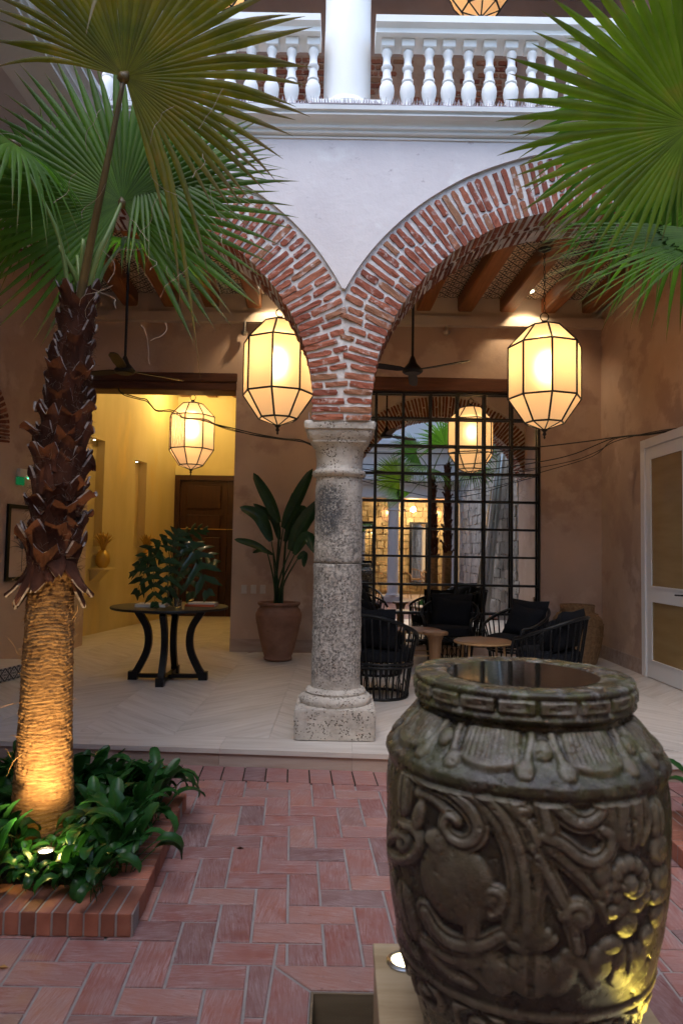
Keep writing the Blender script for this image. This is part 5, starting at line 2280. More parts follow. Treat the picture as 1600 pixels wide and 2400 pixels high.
def blob(zx, zy, rw, rh, h, ang=0, lines=0, mirror=True):
    global H
    c = uz(zx, zy)
    cs = [c]
    if mirror: cs += [(c[0] + PI * RB, c[1]), (c[0] - PI * RB, c[1])]
    for (cx, cz) in cs:
        ca, sa = math.cos(ang), math.sin(ang)
        m = max(rw, rh)
        jc = np.where((abs(pr_z - cz) < m) & (np.arange(NVV) < np.argmax(pr_z)))[0]
        ic = np.where(abs(th * RB - cx) < m)[0]
        if len(jc) == 0 or len(ic) == 0: continue
        sl = np.ix_(jc, ic)
        u = ((S[sl] - cx) * ca + (ZZ[sl] - cz) * sa) / rw
        v = (-(S[sl] - cx) * sa + (ZZ[sl] - cz) * ca) / rh
        d = np.sqrt(u * u + v * v)
        q = np.where(d < 1, h * np.sqrt(np.clip(1 - d ** 2.6, 0, 1)), 0)
        if lines: q = q - np.where(d < .9, h * .28 * (np.cos(u * lines) > .72), 0)
        H[sl] = np.maximum(H[sl], q)


def spiral(zx, zy, r0, turns, a0, w, h, direction=1):
    """curl given in crop pixels"""
    pts = []
    n = int(12 * turns)
    for i in range(n + 1):
        t = i / n
        a = a0 + direction * t * turns * 2 * PI
        rr = r0 * (1 - .86 * t)
        pts.append((zx + rr * math.cos(a), zy + rr * math.sin(a)))
    seg_add(pts, w, w * .8, h, .25)
    blob(zx, zy, w * 1.05, w * 1.05, h * 1.15)


hh = .0128
# big acanthus scrolls
seg_add([(335, 600), (400, 640), (500, 690), (580, 760), (625, 840), (622, 900), (570, 935), (505, 905), (478, 850), (500, 805), (530, 830)], .030, .014, hh, .35)
seg_add([(360, 700), (420, 725), (470, 770), (490, 800)], .016, .010, hh * .7, .3)
seg_add([(600, 665), (700, 760), (770, 860), (820, 980), (845, 1120), (850, 1330)], .024, .020, hh, .35)
seg_add([(650, 650), (760, 760), (860, 850), (900, 930)], .017, .017, hh * .9, .3)
seg_add([(450, 640), (600, 720), (720, 860), (780, 1000), (800, 1180), (770, 1330)], .016, .020, hh * .75, .3)
seg_add([(950, 870), (930, 790), (920, 730), (860, 700), (805, 725), (800, 770), (840, 785)], .022, .017, hh * 1.1, .25)
seg_add([(940, 690), (980, 760), (1060, 830), (1130, 840), (1185, 790), (1190, 730), (1150, 700), (1110, 720)], .026, .016, hh, .35)
seg_add([(1000, 690), (1060, 730), (1120, 735)], .014, .010, hh * .7)
seg_add([(930, 900), (1010, 940), (1090, 1000), (1160, 1015), (1215, 970), (1225, 900), (1190, 870)], .024, .020, hh, .35)
seg_add([(880, 950), (930, 1050), (1000, 1180), (1060, 1320), (1080, 1420)], .022, .018, hh * .9, .35)
seg_add([(900, 980), (900, 1120), (880, 1260), (890, 1360)], .018, .022, hh * .75, .3)
seg_add([(960, 960), (1060, 1050), (1160, 1160), (1210, 1280)], .022, .014, hh * .8, .35)
spiral(1085, 1265, 60, 1.3, PI, .017, hh, 1)
spiral(690, 1190, 62, 1.25, PI / 2, .017, hh * .95, -1)
seg_add([(600, 1420), (600, 1330), (610, 1250), (640, 1200)], .022, .016, hh * .8, .3)
blob(520, 1115, .085, .088, hh * 1.15)
blob(450, 930, .030, .030, hh * 1.1)
blob(420, 910, .018, .020, hh)
blob(300, 690, .030, .062, hh * 1.1, 0, 9)
blob(360, 810, .018, .045, hh, -.3, 0)
spiral(285, 935, 92, 1.6, -PI / 2, .016, hh * .95, 1)
blob(310, 1240, .045, .065, hh * .9, .2, 8)
seg_add([(395, 1250), (440, 1330), (520, 1390), (640, 1400), (740, 1350)], .030, .020, hh * .9, .35)
seg_add([(380, 1380), (480, 1450), (600, 1480), (700, 1460)], .020, .020, hh * .7, .3)
# right palmette, flower
blob(1310, 790, .052, .078, hh * 1.15, 0, 9)
seg_add([(1240, 720), (1230, 800), (1260, 900)], .016, .014, hh * .8)
seg_add([(1380, 740), (1400, 820), (1370, 920)], .014, .012, hh * .8)
for k in range(12):
    a = 2 * PI * k / 12
    blob(1315 + 88 * math.cos(a) * .8, 1125 + 98 * math.sin(a), .018, .018, hh * .85)
spiral(1315, 1120, 52, 1.0, 0, .016, hh, 1)
blob(1315, 1120, .020, .022, hh * 1.3)
for (zx, zy, w, h_) in ((1440, 820, .030, .045), (1450, 960, .035, .035), (1455, 1090, .035, .030), (1440, 1170, .03, .022), (1440, 1260, .028, .028), (1390, 1355, .024, .026), (1190, 1060, .022, .035), (1205, 1150, .018, .03), (1250, 1240, .03, .018),
                        (1300, 1300, .03, .03), (1290, 1490, .045, .05), (1230, 1400, .03, .02), (1180, 1480, .03, .04), (1350, 1450, .03, .035)):
    blob(zx, zy, w, h_, hh, 0, 7 if h_ > .04 else 0)
# bottom flower
for k in range(-3, 4):
    a = k * .36
    blob(862 + 70 * math.sin(a), 1420 - 55 * math.cos(a), .016, .034, hh * .9, -a)
blob(868, 1530, .052, .055, hh * 1.1, 0, 6)
blob(715, 1530, .034, .050, hh * .95, .35)
blob(1005, 1540, .032, .050, hh * .95, -.35)
seg_add([(560, 1480), (640, 1540), (690, 1590)], .018, .014, hh * .7)
seg_add([(1040, 1450), (1110, 1500), (1160, 1580)], .018, .014, hh * .7)
seg_add([(420, 1440), (500, 1520), (600, 1575)], .020, .014, hh * .7, .3)
seg_add([(250, 1080), (270, 1180), (300, 1330), (350, 1440)], .016, .016, hh * .7, .3)
body_mask = ((ZZ > .418) & (ZZ < .845) & (TT < cum[12]))
H = np.where(body_mask, H, 0)


def periodic(period, off=0):
    return ((TH - off + period / 2) % period) - period / 2


front = np.arange(NVV)[:, None] < int(np.argmax(pr_z))
# band rings
bandH = .007 * np.exp(-((ZZ - .402) / .011) ** 4) * front
H = np.maximum(H, bandH)
# lower meander band: blocks with a curl
per = 2 * PI / 12
u = periodic(per) * RB * .85
v = ZZ - .352
inb = front & (abs(v) < .034) & (abs(u) < per * RB * .85 / 2 - .008)
ang = np.arctan2(v, u)
rr_ = np.hypot(u * .75, v)
sp_ = np.cos(ang - rr_ * 190)
H = np.where(inb, .010 * np.clip(.45 + .9 * sp_, 0, 1), H)
# shoulder petals, 8 around
per = 2 * PI / 8
tl = periodic(per, math.radians(-5.5))           # 0 at the boss
sh = front & (ZZ > .884) & (ZZ < .962)
vv = (ZZ - .884) / (.962 - .884)                  # 0 at the bottom of the shoulder
big = np.abs(np.abs(tl) - per / 2) / math.radians(13.5)
hb = np.where(big < 1, np.sqrt(np.clip(1 - big ** 4, 0, 1)), 0)
botb = .02 + .22 * big ** 2
lines = .10 * (np.cos(tl * 150) > .55) * (vv > .3)
Hb = .0115 * np.clip((vv - botb) * 9, 0, 1) * hb * (1 - lines * 1.6)
dr_ = (np.abs(tl) - math.radians(8.0)) / math.radians(3.9)
rdrop = np.hypot(dr_, (vv - .20) / .24)
Hd = np.where(rdrop < 1, .012 * np.sqrt(np.clip(1 - rdrop ** 2.2, 0, 1)), 0)
stem = np.exp(-((np.abs(tl) - math.radians(5.8) - .02 * np.sin(vv * 5)) / math.radians(1.9)) ** 4) * (vv > .2) * .009
rbos = np.hypot(tl / math.radians(4.2), (vv - .62) / .24)
Hs = np.where(rbos < 1, .012 * np.sqrt(np.clip(1 - rbos ** 2, 0, 1)), 0)
H = np.where(sh, np.maximum(np.maximum(Hb, Hd), np.maximum(stem, Hs)), H)
# rim blocks
per = 2 * PI / 19
tl = periodic(per, .04) / (per / 2)
rimz = front & (ZZ > 1.0005) & (ZZ < 1.034) & (RR > .25)
vv = (ZZ - 1.017) / .0155
blk = (np.abs(tl) < .88) & (np.abs(vv) < .92)
hook = (np.abs(vv + .1) < .22) & (tl > -.5) & (tl < .35) | (np.abs(tl - .42) < .12) & (vv < .45) & (vv > -.3) | (np.abs(vv - .45) < .16) & (tl > -.15) & (tl < .5)
H = np.where(rimz, np.where(blk, np.where(hook, .0048, .0072), -.002), H)
# blur once to soften edges (weathering)
for _ in range(1):
    H = (H + np.roll(H, 1, 1) + np.roll(H, -1, 1) + np.roll(H, 1, 0) * .9 + np.roll(H, -1, 0) * .9) / 4.8
relief = np.clip(H / .012, 0, 1)
Bl = H.copy()
for _ in range(7):
    Bl = (Bl + np.roll(Bl, 2, 1) + np.roll(Bl, -2, 1) + np.roll(Bl, 2, 0) + np.roll(Bl, -2, 0)) / 5
edge = np.clip(.5 + (H - Bl) / .006, 0, 1)
# weathering noise (a sum of random waves)
W = np.zeros_like(H)
rg = np.random.default_rng(4)
X3, Y3 = np.cos(TH) * RR, np.sin(TH) * RR
for k in range(46):
    f = 14 * 1.075 ** k
    d3 = rg.normal(size=3)
    d3 /= np.linalg.norm(d3)
    W += np.sin((X3 * d3[0] + Y3 * d3[1] + ZZ * d3[2]) * f + rg.uniform(0, 6.28)) / f ** .75
W = W / W.std()
inner = np.arange(NVV)[:, None] > int(np.argmax(pr_z)) + 30
W2 = np.zeros_like(H)
for k in range(40):
    f = 90 * 1.05 ** k
    d3 = rg.normal(size=3)
    d3 /= np.linalg.norm(d3)
    W2 += np.sin((X3 * d3[0] + Y3 * d3[1] + ZZ * d3[2]) * f + rg.uniform(0, 6.28))
W2 /= W2.std()
chips = -.0028 * np.clip(W2 - 1.35, 0, 1.2)
D = H + (W * .0012 + chips) * (~inner)
dr = np.gradient(pr_r)
dz = np.gradient(pr_z)
ll = np.hypot(dr, dz) + 1e-9
nr, nz_ = (dz / ll)[:, None], (-dr / ll)[:, None]
R2 = RR + D * nr
Z2 = ZZ + D * nz_
Xw = UX + R2 * np.sin(TH)
Yw = UY - R2 * np.cos(TH)
co = np.stack([Xw, Yw, Z2], -1).reshape(-1, 3)
me = bpy.data.meshes.new('body')
ii = (np.arange(NVV - 1)[:, None] * NUU + np.arange(NUU)[None, :])
jj = (np.arange(NVV - 1)[:, None] * NUU + (np.arange(NUU)[None, :] + 1) % NUU)
quads = np.stack([ii, jj, jj + NUU, ii + NUU], -1).reshape(-1, 4)
nq = len(quads)
me.vertices.add(len(co))
me.vertices.foreach_set('co', co.astype(np.float32).ravel())
me.loops.add(nq * 4)
me.loops.foreach_set('vertex_index', quads.astype(np.int32).ravel())
me.polygons.add(nq)
me.polygons.foreach_set('loop_start', np.arange(0, nq * 4, 4, dtype=np.int32))
me.update(calc_edges=True)
at_ = me.attributes.new('relief', 'FLOAT', 'POINT')
at_.data.foreach_set('value', relief.astype(np.float32).ravel())
at2_ = me.attributes.new('edge', 'FLOAT', 'POINT')
at2_.data.foreach_set('value', edge.astype(np.float32).ravel())
me.shade_smooth()
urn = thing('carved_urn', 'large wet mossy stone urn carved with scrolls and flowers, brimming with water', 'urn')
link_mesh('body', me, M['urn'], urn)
MB().lathe([(.187, 1.0), (.187, 1.0480)], 72, (UX, UY, 0)).build('water', M['water'], urn)
rebase(urn, (UX, UY, UZ))

# plinth of the urn, built of travertine slabs, with four recessed lamps
pl_ = thing('urn_plinth', 'pale travertine block carrying the urn above the basin water', 'plinth')
PX0, PX1, PY0, PY1 = .118, .838, 1.44, 2.155
MB().rbox(PX0, PX1, PY0, PY1, .125, .155, .002).build('top_slab', M['travblock'], pl_)
MB().box(PX0 + .004, PX1 - .004, PY0 + .004, PY1 - .004, -.41, .1235).build('side_slabs', M['travblock'], pl_)
rebase(pl_, ((PX0 + PX1) / 2, (PY0 + PY1) / 2, -.4))
lx = .085
ULAMPS = []
for (x, y, lab) in ((.205, 2.06, 'round steel uplight glowing white beside the urn, left rear of the plinth'), (.745, 2.06, 'round steel uplight behind the urn, right rear of the plinth'),
                    (.782, 1.525, 'round steel uplight under the urn, right front of the plinth'), (.165, 1.50, 'round steel uplight under the urn, left front of the plinth')):
    r = thing('recessed_uplight', lab, 'uplight', (x, y, .1555), group='uplights around the urn')
    MB().lathe([(.046, 0), (.052, .001), (.052, .004), (.044, .008), (.038, .008), (.036, .004)], 36, cap0=True, cap1=False).build('rim', M['steel'], r, True, 30)
    MB().lathe([(.034, .001), (.036, .005), (.020, .009), (.002, .010)], 28).build('lens', M['lensyellow'] if (y > 2 and x < .5) or x > .5 else M['plastic'], r, True, 40)
    ULAMPS.append((x, y))

# ------------------------------------------------------------------ terracotta pot and bird of paradise
pot = thing('terracotta_pot', 'large weathered terracotta jar against the wall between hall and column', 'pot', (-.745, 8.42, 0))
PR = [(.13, 0), (.165, .01), (.175, .03), (.17, .05), (.20, .16), (.235, .30), (.262, .42), (.278, .50), (.282, .56), (.262, .615), (.235, .645), (.232, .66), (.255, .675), (.262, .69), (.258, .705), (.235, .708), (.215, .70), (.20, .62)]
PR2 = []
for (a, b) in zip(PR[:-1], PR[1:]):
    for k in range(3):
        t = k / 3
        z = a[1] + (b[1] - a[1]) * t
        PR2.append((a[0] + (b[0] - a[0]) * t - .004 * (math.sin(z * 34) > .92), z))
PR2.append(PR[-1])
MB().lathe(PR2, 48).build('jar', M['terracotta'], pot, True, 50)
MB().lathe([(.19, .60), (.20, .655)], 32).build('soil', M['soil'], pot)


def paddle(parent, pts, W, nrm, mat, name='leaf', t0=.0, wav=.02):
    """paddle leaf blade along a curve"""
    P = cr(pts, 6)
    m = len(P)
    vs, fs = [], []
    nrm = Vector(nrm).normalized()
    for k, p in enumerate(P):
        t = k / (m - 1)
        d = (P[min(k + 1, m - 1)] - P[max(k - 1, 0)]).normalized()
        s = d.cross(nrm).normalized()
        n2 = s.cross(d)
        w = W * (max(0.0, math.sin(PI * (t * .93 + .05))) ** .55) * (1 if k < m - 1 else .1)
        for u in (-1, -.5, 0, .5, 1):
            vs.append(p + s * u * w + n2 * (abs(u) * w * .45 + wav * w * math.sin(t * 16 + u * 3)))
    for k in range(m - 1):
        for u in range(4):
            b = 5 * k + u
            fs.append((b, b + 1, b + 6, b + 5))
    mb = MB().add(vs, fs)
    mb.tube(P, [.006 * (1.1 - k / (m - 1)) for k in range(m)], 5)
    return mb.build(name, mat, parent, True)


bop = thing('bird_of_paradise_plant', 'tall paddle leaved plant growing from the terracotta jar', 'plant')
base = Vector((-.745, 8.42, .64))
LV = [((655, 1225), (630, 1170), (594, 1108), .075, 8.35), ((664, 1238), (695, 1175), (733, 1098), .085, 8.35), ((636, 1268), (610, 1215), (562, 1188), .080, 8.25), ((626, 1292), (590, 1275), (549, 1264), .045, 8.2),
      ((680, 1290), (710, 1230), (760, 1165), .095, 8.3), ((655, 1265), (640, 1215), (593, 1180), .05, 8.5), ((690, 1300), (720, 1260), (745, 1300), .075, 8.2), ((697, 1310), (715, 1300), (712, 1330), .045, 8.15), ((668, 1270), (700, 1200), (725, 1210), .07, 8.55),
      ((640, 1300), (615, 1290), (592, 1296), .03, 8.3), ((672, 1250), (680, 1200), (690, 1150), .05, 8.6)]
for k, (a, b, c, w, Y) in enumerate(LV):
    A, B, Cc = at(*a, Y), at(*b, Y), at(*c, Y)
    paddle(bop, [A, B, Cc], w, (random.uniform(-.5, .5), -1, random.uniform(.0, .6)), M['indoor'])
    b0 = base + Vector((random.uniform(-.06, .06), random.uniform(-.06, .06), -.02))
    MB().tube(cr([b0, b0.lerp(A, .5) + Vector(((b0.x - A.x) * .18, 0, .02)), A], 6), [.017 - .0009 * i for i in range(13)], 7).build('stalk', M['indoor'], bop, True)
rebase(bop, base)

# ------------------------------------------------------------------ round console table with objects
TC = Vector((-1.745, 7.08, 0))
tb = thing('round_table', 'black round pedestal table with four sabre legs before the hall', 'table', TC)
MB().lathe([(.55, .722), (.588, .726), (.592, .738), (.588, .748), (.3, .750)], 72).build('tabletop', M['black'], tb, True, 30)
MB().lathe([(.30, .69), (.30, .7215)], 40).build('apron', M['black'], tb, True, 30)
for k in range(4):
    a = math.radians(-88 + 90 * k + 0)
    dr_v = Vector((math.cos(a), math.sin(a), 0))
    C_ = cr([dr_v * .33 + Vector((0, 0, .70)), dr_v * .225 + Vector((0, 0, .52)), dr_v * .215 + Vector((0, 0, .32)), dr_v * .30 + Vector((0, 0, .12)), dr_v * .355 + Vector((0, 0, .045))], 5)
    lg = MB()
    # square-section sabre leg
    tan = Vector((-dr_v.y, dr_v.x, 0))
    vs, fs = [], []
    for i, p in enumerate(C_):
        d = (C_[min(i + 1, len(C_) - 1)] - C_[max(i - 1, 0)]).normalized()
        n_ = d.cross(tan).normalized()
        for (u, v) in ((-1, -1), (1, -1), (1, 1), (-1, 1)):
            vs.append(p + tan * u * .030 + n_ * v * .034)
    for i in range(len(C_) - 1):
        for j in range(4):
            q = (j + 1) % 4
            fs.append((4 * i + j, 4 * i + q, 4 * i + 4 + q, 4 * i + 4 + j))
    fs += [(0, 1, 2, 3), tuple(4 * (len(C_) - 1) + j for j in range(4))]
    lg.add(vs, fs)
    Mz = Matrix.Rotation(a, 4, 'Z')
    lg.box(.31, .40, -.038, .038, .0, .085, Mz)
    lg.build('leg', M['black'], tb)
    MB().box(.02, .312, -.022, .022, .02, .060, Mz).build('stretcher', M['black'], tb)
MB().box(-.05, .05, -.05, .05, .019, .061).build('hub', M['black'], tb)


def on_table(px, py):
    p = onz(px, py, .751)
    return p


def book(label, px, py, w, d, h, rot, cm, tilt=0, z0=.751):
    p = on_table(px, py)
    r = thing('book', label, 'book', (p.x, p.y, z0), rot)
    cv = MB()
    cv.box(-w / 2, w / 2, -d / 2, d / 2, 0, .003)
    cv.box(-w / 2, w / 2, -d / 2, d / 2, h - .003, h)
    cv.box(-w / 2, w / 2, -d / 2 - .003, -d / 2, 0, h)
    cv.build('cover', cm, r)
    MB().box(-w / 2 + .0031, w / 2 - .004, -d / 2 + .004, d / 2 - .004, .0031, h - .0031).build('pages', M['plastic'], r)


M['bookwhite'] = plain('book_white', (.55, .54, .50), .5)
M['bookorange'] = plain('book_orange', (.50, .10, .03), .5)
M['bookgrey'] = plain('book_grey', (.22, .20, .17), .5)
book('large pale book under the drooping leaves at the left of the round table', 358, 1421, .30, .23, .028, .05, M['bookwhite'])
book('orange spined book lying on the right side of the round table', 474, 1420, .30, .22, .022, -.04, M['bookorange'])
p = on_table(474, 1420)
r = thing('book', 'thin white book on top of the orange book', 'book', (p.x + .015, p.y, .7735), -.08)
MB().box(-.13, .13, -.1, .1, 0, .003).box(-.13, .13, -.1, .1, .011, .014).build('cover', M['bookwhite'], r)
MB().box(-.129, .127, -.098, .098, .0031, .0109).build('pages', M['plastic'], r)
for (px, py, lab) in ((415, 1424, 'small cut glass tumbler in the middle of the round table'), (446, 1407, 'small cut glass tumbler at the back of the round table')):
    p = on_table(px, py)
    r = thing('glass_tumbler', lab, 'glass', (p.x, p.y, .751), group='tumblers on the round table')
    MB().lathe([(.034, .0), (.044, .012), (.045, .10), (.041, .10), (.039, .018), (.002, .016)], 24, cap1=False).build('bowl', M['glass'], r, True, 40)
p = on_table(403, 1412)
VP = Vector((p.x, p.y, .751))
r = thing('glass_vase', 'clear glass cylinder vase holding the large lobed leaves', 'vase', VP)
MB().lathe([(.052, .0), (.055, .005), (.055, .26), (.051, .26), (.050, .015), (.002, .014)], 32, cap1=False).build('cylinder', M['glass'], r, True, 40)
MB().lathe([(.049, .016), (.049, .15)], 24).build('water', M['glass'], r)


def lobed(parent, tipdir, start, L, W, nrm, mat, seed):
    """large leaf with finger lobes"""
    rd = random.Random(seed)
    d = Vector(tipdir).normalized()
    nrm = Vector(nrm)
    nrm = (nrm - d * nrm.dot(d)).normalized()
    s = nrm.cross(d)
    start = Vector(start)
    mb = MB()

    def rib(t):
        return start + d * L * t + Vector((0, 0, -.28 * L * t * t)) + nrm * .05 * L * math.sin(t * 3)
    mb.tube([rib(k / 10) for k in range(11)], [.005 - .0004 * k for k in range(11)], 5)
    n = 5
    for sd in (-1, 1):
        for i in range(n):
            t = .04 + .88 * i / (n - 1)
            ln = W * (math.sin(PI * (t * .78 + .18)) ** .7) * rd.uniform(.88, 1.1)
            ang = .35 + .75 * (1 - t)
            dd = (s * sd * math.sin(ang + .35) + d * math.cos(ang + .35)).normalized()
            b = rib(t)
            q = nrm.cross(dd)
            w0 = L / n * .44
            vs, fs = [], []
            M_ = 6
            for k in range(M_ + 1):
                u = k / M_
                w = w0 * (1.0 - .35 * u) * (math.sin(PI * (u * .62 + .36)) ** .6) * (1 if k < M_ else .25)
                w *= 1 + .22 * math.sin(u * 9 + i)
                p = b + dd * ln * u + Vector((0, 0, -.22 * ln * u * u))
                vs += [p - q * w, p + nrm * .004, p + q * w]
            for k in range(M_):
                o = 3 * k
                fs += [(o, o + 1, o + 4, o + 3), (o + 1, o + 2, o + 5, o + 4)]
            mb.add(vs, fs)
    return mb.build('leaf', mat, parent, True)


ph = thing('lobed_leaf_arrangement', 'spray of large dark lobed leaves standing in the glass vase', 'plant')
mouth = VP + Vector((0, 0, .25))
for k, (sx, sy, tx, ty, L, W, Y, nr) in enumerate(((372, 1290, 318, 1372, .40, .20, 6.95, (-.3, -.9, .5)), (360, 1330, 365, 1425, .30, .16, 6.85, (.1, -1, .3)), (390, 1262, 330, 1300, .36, .20, 7.2, (0, -.7, .7)), (420, 1262, 470, 1232, .34, .20, 7.3, (0, -.6, .8)),
                                                  (400, 1290, 420, 1240, .30, .18, 7.1, (0, -.9, .4)), (445, 1275, 500, 1390, .46, .24, 7.15, (.3, -.9, .4)), (400, 1310, 392, 1398, .34, .18, 6.9, (0, -1, .2)), (430, 1290, 455, 1400, .4, .2, 7.3, (.2, -.9, .3)), (380, 1300, 300, 1330, .34, .18, 7.25, (-.2, -.6, .7)),
                                                  (430, 1275, 505, 1300, .36, .22, 7.3, (.2, -.6, .7)))):
    A = at(sx, sy, Y)
    B = at(tx, ty, Y)
    lobed(ph, B - A, A, L, W, nr, M['indoor'], 60 + k)
    b0 = VP + Vector((random.uniform(-.02, .02), random.uniform(-.02, .02), .06))
    m0 = mouth + Vector((random.uniform(-.03, .03), random.uniform(-.03, .03), 0))
    MB().tube(cr([b0, m0, (m0 + A) / 2 + Vector((0, 0, .05)), A], 5), .005, 6).build('stem', M['petiole'], ph, True)
rebase(ph, VP)


# ------------------------------------------------------------------ seats and small tables
def pillow(w, h, d, M4):
    N = 9
    vs, fs = [], []
    for sgn in (1, -1):
        for j in range(N):
            for i in range(N):
                u, v = -1 + 2 * i / (N - 1), -1 + 2 * j / (N - 1)
                k = (1 - u ** 4) * (1 - v ** 4)
                pin = 1 - .10 * (1 - abs(v)) * abs(u) ** 3
                pin2 = 1 - .10 * (1 - abs(u)) * abs(v) ** 3
                vs.append(M4 @ Vector((u * w / 2 * pin, sgn * d / 2 * k ** .5, v * h / 2 * pin2)))
    for s_ in (0, 1):
        for j in range(N - 1):
            for i in range(N - 1):
                b = s_ * N * N + j * N + i
                q = (b, b + 1, b + N + 1, b + N)
                fs.append(q if s_ else q[::-1])
    return MB().add(vs, fs)


def barrel_chair(label, x, y, face, group='black rattan barrel chairs'):
    """face: direction the sitter looks, degrees from +X"""
    r = thing('barrel_chair', label, 'chair', (x, y, 0), math.radians(face), group)
    RT, RS, RBs = .345, .30, .255
    bl = MB()
    bl.tube([Vector((RBs * math.cos(a), RBs * math.sin(a), .014)) for a in np.linspace(0, 2 * PI, 33)], .014, 6)
    bl.build('base_ring', M['black'], r, True)
    sr = MB()
    for z in (.30, .33): sr.tube([Vector((RS * math.cos(a), RS * math.sin(a), z)) for a in np.linspace(0, 2 * PI, 33)], .014, 6)
    sr.build('seat_ring', M['black'], r, True)

    def rimz(a):
        """a measured from the front; 180 = back"""
        t = (1 - math.cos(a)) / 2
        return .50 + .27 * t ** 1.2
    angs = np.linspace(math.radians(52), math.radians(308), 40)
    pts = [Vector((RT * math.cos(a) * (1 + .06 * (1 - math.cos(a)) / 2), RT * math.sin(a), rimz(a))) for a in angs]
    pts = [Vector((pts[0].x + .03, pts[0].y, .40)), Vector((pts[0].x + .025, pts[0].y, .47))] + pts + [Vector((pts[-1].x + .025, pts[-1].y, .47)), Vector((pts[-1].x + .03, pts[-1].y, .40))]
    MB().tube(cr(pts[::2], 3), .017, 8).build('rim', M['black'], r, True)
    n = 21
    for k in range(n):
        a = math.radians(55 + 250 * k / (n - 1))
        t = Vector((RT * math.cos(a) * (1 + .06 * (1 - math.cos(a)) / 2), RT * math.sin(a), rimz(a)))
        m_ = Vector((RS * math.cos(a), RS * math.sin(a), .315))
        b_ = Vector((RBs * math.cos(a), RBs * math.sin(a), .02))
        MB().tube(cr([b_, m_ * .98, m_ + Vector((m_.x * .05, m_.y * .05, .12)), t], 3), .0095, 5, flat=.9).build('spindle', M['black'], r, True)
    lo = MB()
    for k in range(20):
        a = 2 * PI * k / 20
        P = []
        for j in range(9):
            q = PI * j / 8
            aa = a + .11 * math.cos(q)
            P.append(Vector((math.cos(aa), math.sin(aa), 0)) * (RBs + .01) + Vector((0, 0, .02 + .13 * math.sin(q))))
        lo.tube(P, .005, 4)
    lo.build('base_loops', M['black'], r, True)
    MB().lathe([(.27, .345), (.295, .36), (.30, .40), (.29, .44), (.25, .455), (.1, .46)], 36).build('seat_cushion', M['fabric'], r, True, 50)
    tilt = Matrix.Translation((-.20, 0, .64)) @ Matrix.Rotation(math.radians(90), 4, 'Z') @ Matrix.Rotation(math.radians(-14), 4, 'X')
    pillow(.52, .40, .16, tilt).build('back_cushion', M['fabric'], r, True)
    tilt = Matrix.Translation((-.09, .02, .60)) @ Matrix.Rotation(math.radians(90), 4, 'Z') @ Matrix.Rotation(math.radians(-22), 4, 'X') @ Matrix.Rotation(math.radians(6), 4, 'Y')
    pillow(.46, .36, .13, tilt).build('pillow', M['fabric'], r, True)
    return r


barrel_chair('black rattan barrel chair directly behind the stone column, seen from the back', .385, 6.47, 62)
barrel_chair('black rattan barrel chair behind the first one, its back to the hall side', .43, 7.65, 20)
barrel_chair('black rattan barrel chair facing left in front of the mirror middle', 1.93, 7.55, 215)
barrel_chair('black rattan barrel chair nearest the urn, its pillow corner by the basket', 1.98, 6.55, 140)
barrel_chair('black rattan barrel chair close to the mirror, facing the courtyard', 1.35, 8.45, 255)

st = thing('side_table', 'small pale wooden pedestal table between the black chairs', 'table', (.985, 7.1, 0))
MB().lathe([(.128, .50), (.134, .515), (.132, .53), (.122, .535)], 40).build('tabletop', M['tablewood'], st, True, 35)
MB().lathe([(.10, 0), (.095, .03), (.062, .10), (.058, .30), (.07, .44), (.09, .499)], 32).build('pedestal', M['tablewood'], st, True, 35)


def rattan_table(label, x, y, rr, h):
    r = thing('rattan_table', label, 'table', (x, y, 0), group='low rattan tables')
    MB().lathe([(rr - .01, h - .03), (rr, h - .02), (rr, h - .004), (rr - .01, h)], 44).build('tabletop', M['tablewood'], r, True, 35)
    MB().tube([Vector((rr * math.cos(a), rr * math.sin(a), h - .02)) for a in np.linspace(0, 2 * PI, 41)], .012, 6).build('edge_ring', M['rattan'], r, True)
    for k in range(4):
        a = PI / 4 + k * PI / 2
        c, s = math.cos(a), math.sin(a)
        MB().tube(cr([Vector((rr * .85 * c, rr * .85 * s, h - .03)), Vector((rr * .88 * c, rr * .88 * s, h * .5)), Vector((rr * 1.05 * c, rr * 1.05 * s, .0))], 4), .012, 6).build('leg', M['rattan'], r, True)
    MB().tube([Vector((rr * .8 * math.cos(a), rr * .8 * math.sin(a), h * .4)) for a in np.linspace(0, 2 * PI, 33)], .008, 5).build('lower_ring', M['rattan'], r, True)


rattan_table('low round rattan table between the black chairs and the urn', 1.47, 7.05, .29, .46)
rattan_table('low round rattan table behind the stone column', .90, 7.95, .27, .46)

# wicker basket
bs = thing('wicker_basket', 'tall brown wicker jar basket standing in the right corner', 'basket', (2.95, 8.55, 0))
BP = [(.21, 0), (.225, .02), (.27, .18), (.30, .36), (.305, .48), (.285, .56), (.235, .615), (.20, .64), (.20, .70), (.212, .715), (.205, .728), (.185, .725), (.18, .66)]
B2 = []
for (a, b) in zip(BP[:-1], BP[1:]):
    n_ = max(1, int(math.hypot(b[0] - a[0], b[1] - a[1]) / .006))
    for k in range(n_):
        t = k / n_
        B2.append((a[0] + (b[0] - a[0]) * t, a[1] + (b[1] - a[1]) * t))
B2.append(BP[-1])
vs, fs = [], []
nn_ = 110
for j, (rr, z) in enumerate(B2):
    for i in range(nn_):
        a = 2 * PI * i / nn_
        w = .0035 * math.sin(a * 27.5 + (j % 2) * PI) * (1 if .02 < z < .71 else 0)
        vs.append(((rr + w) * math.cos(a), (rr + w) * math.sin(a), z))
for j in range(len(B2) - 1):
    for i in range(nn_):
        k = (i + 1) % nn_
        fs.append((j * nn_ + i, j * nn_ + k, (j + 1) * nn_ + k, (j + 1) * nn_ + i))
MB().add(vs, fs).build('woven_body', M['weave'], bs)
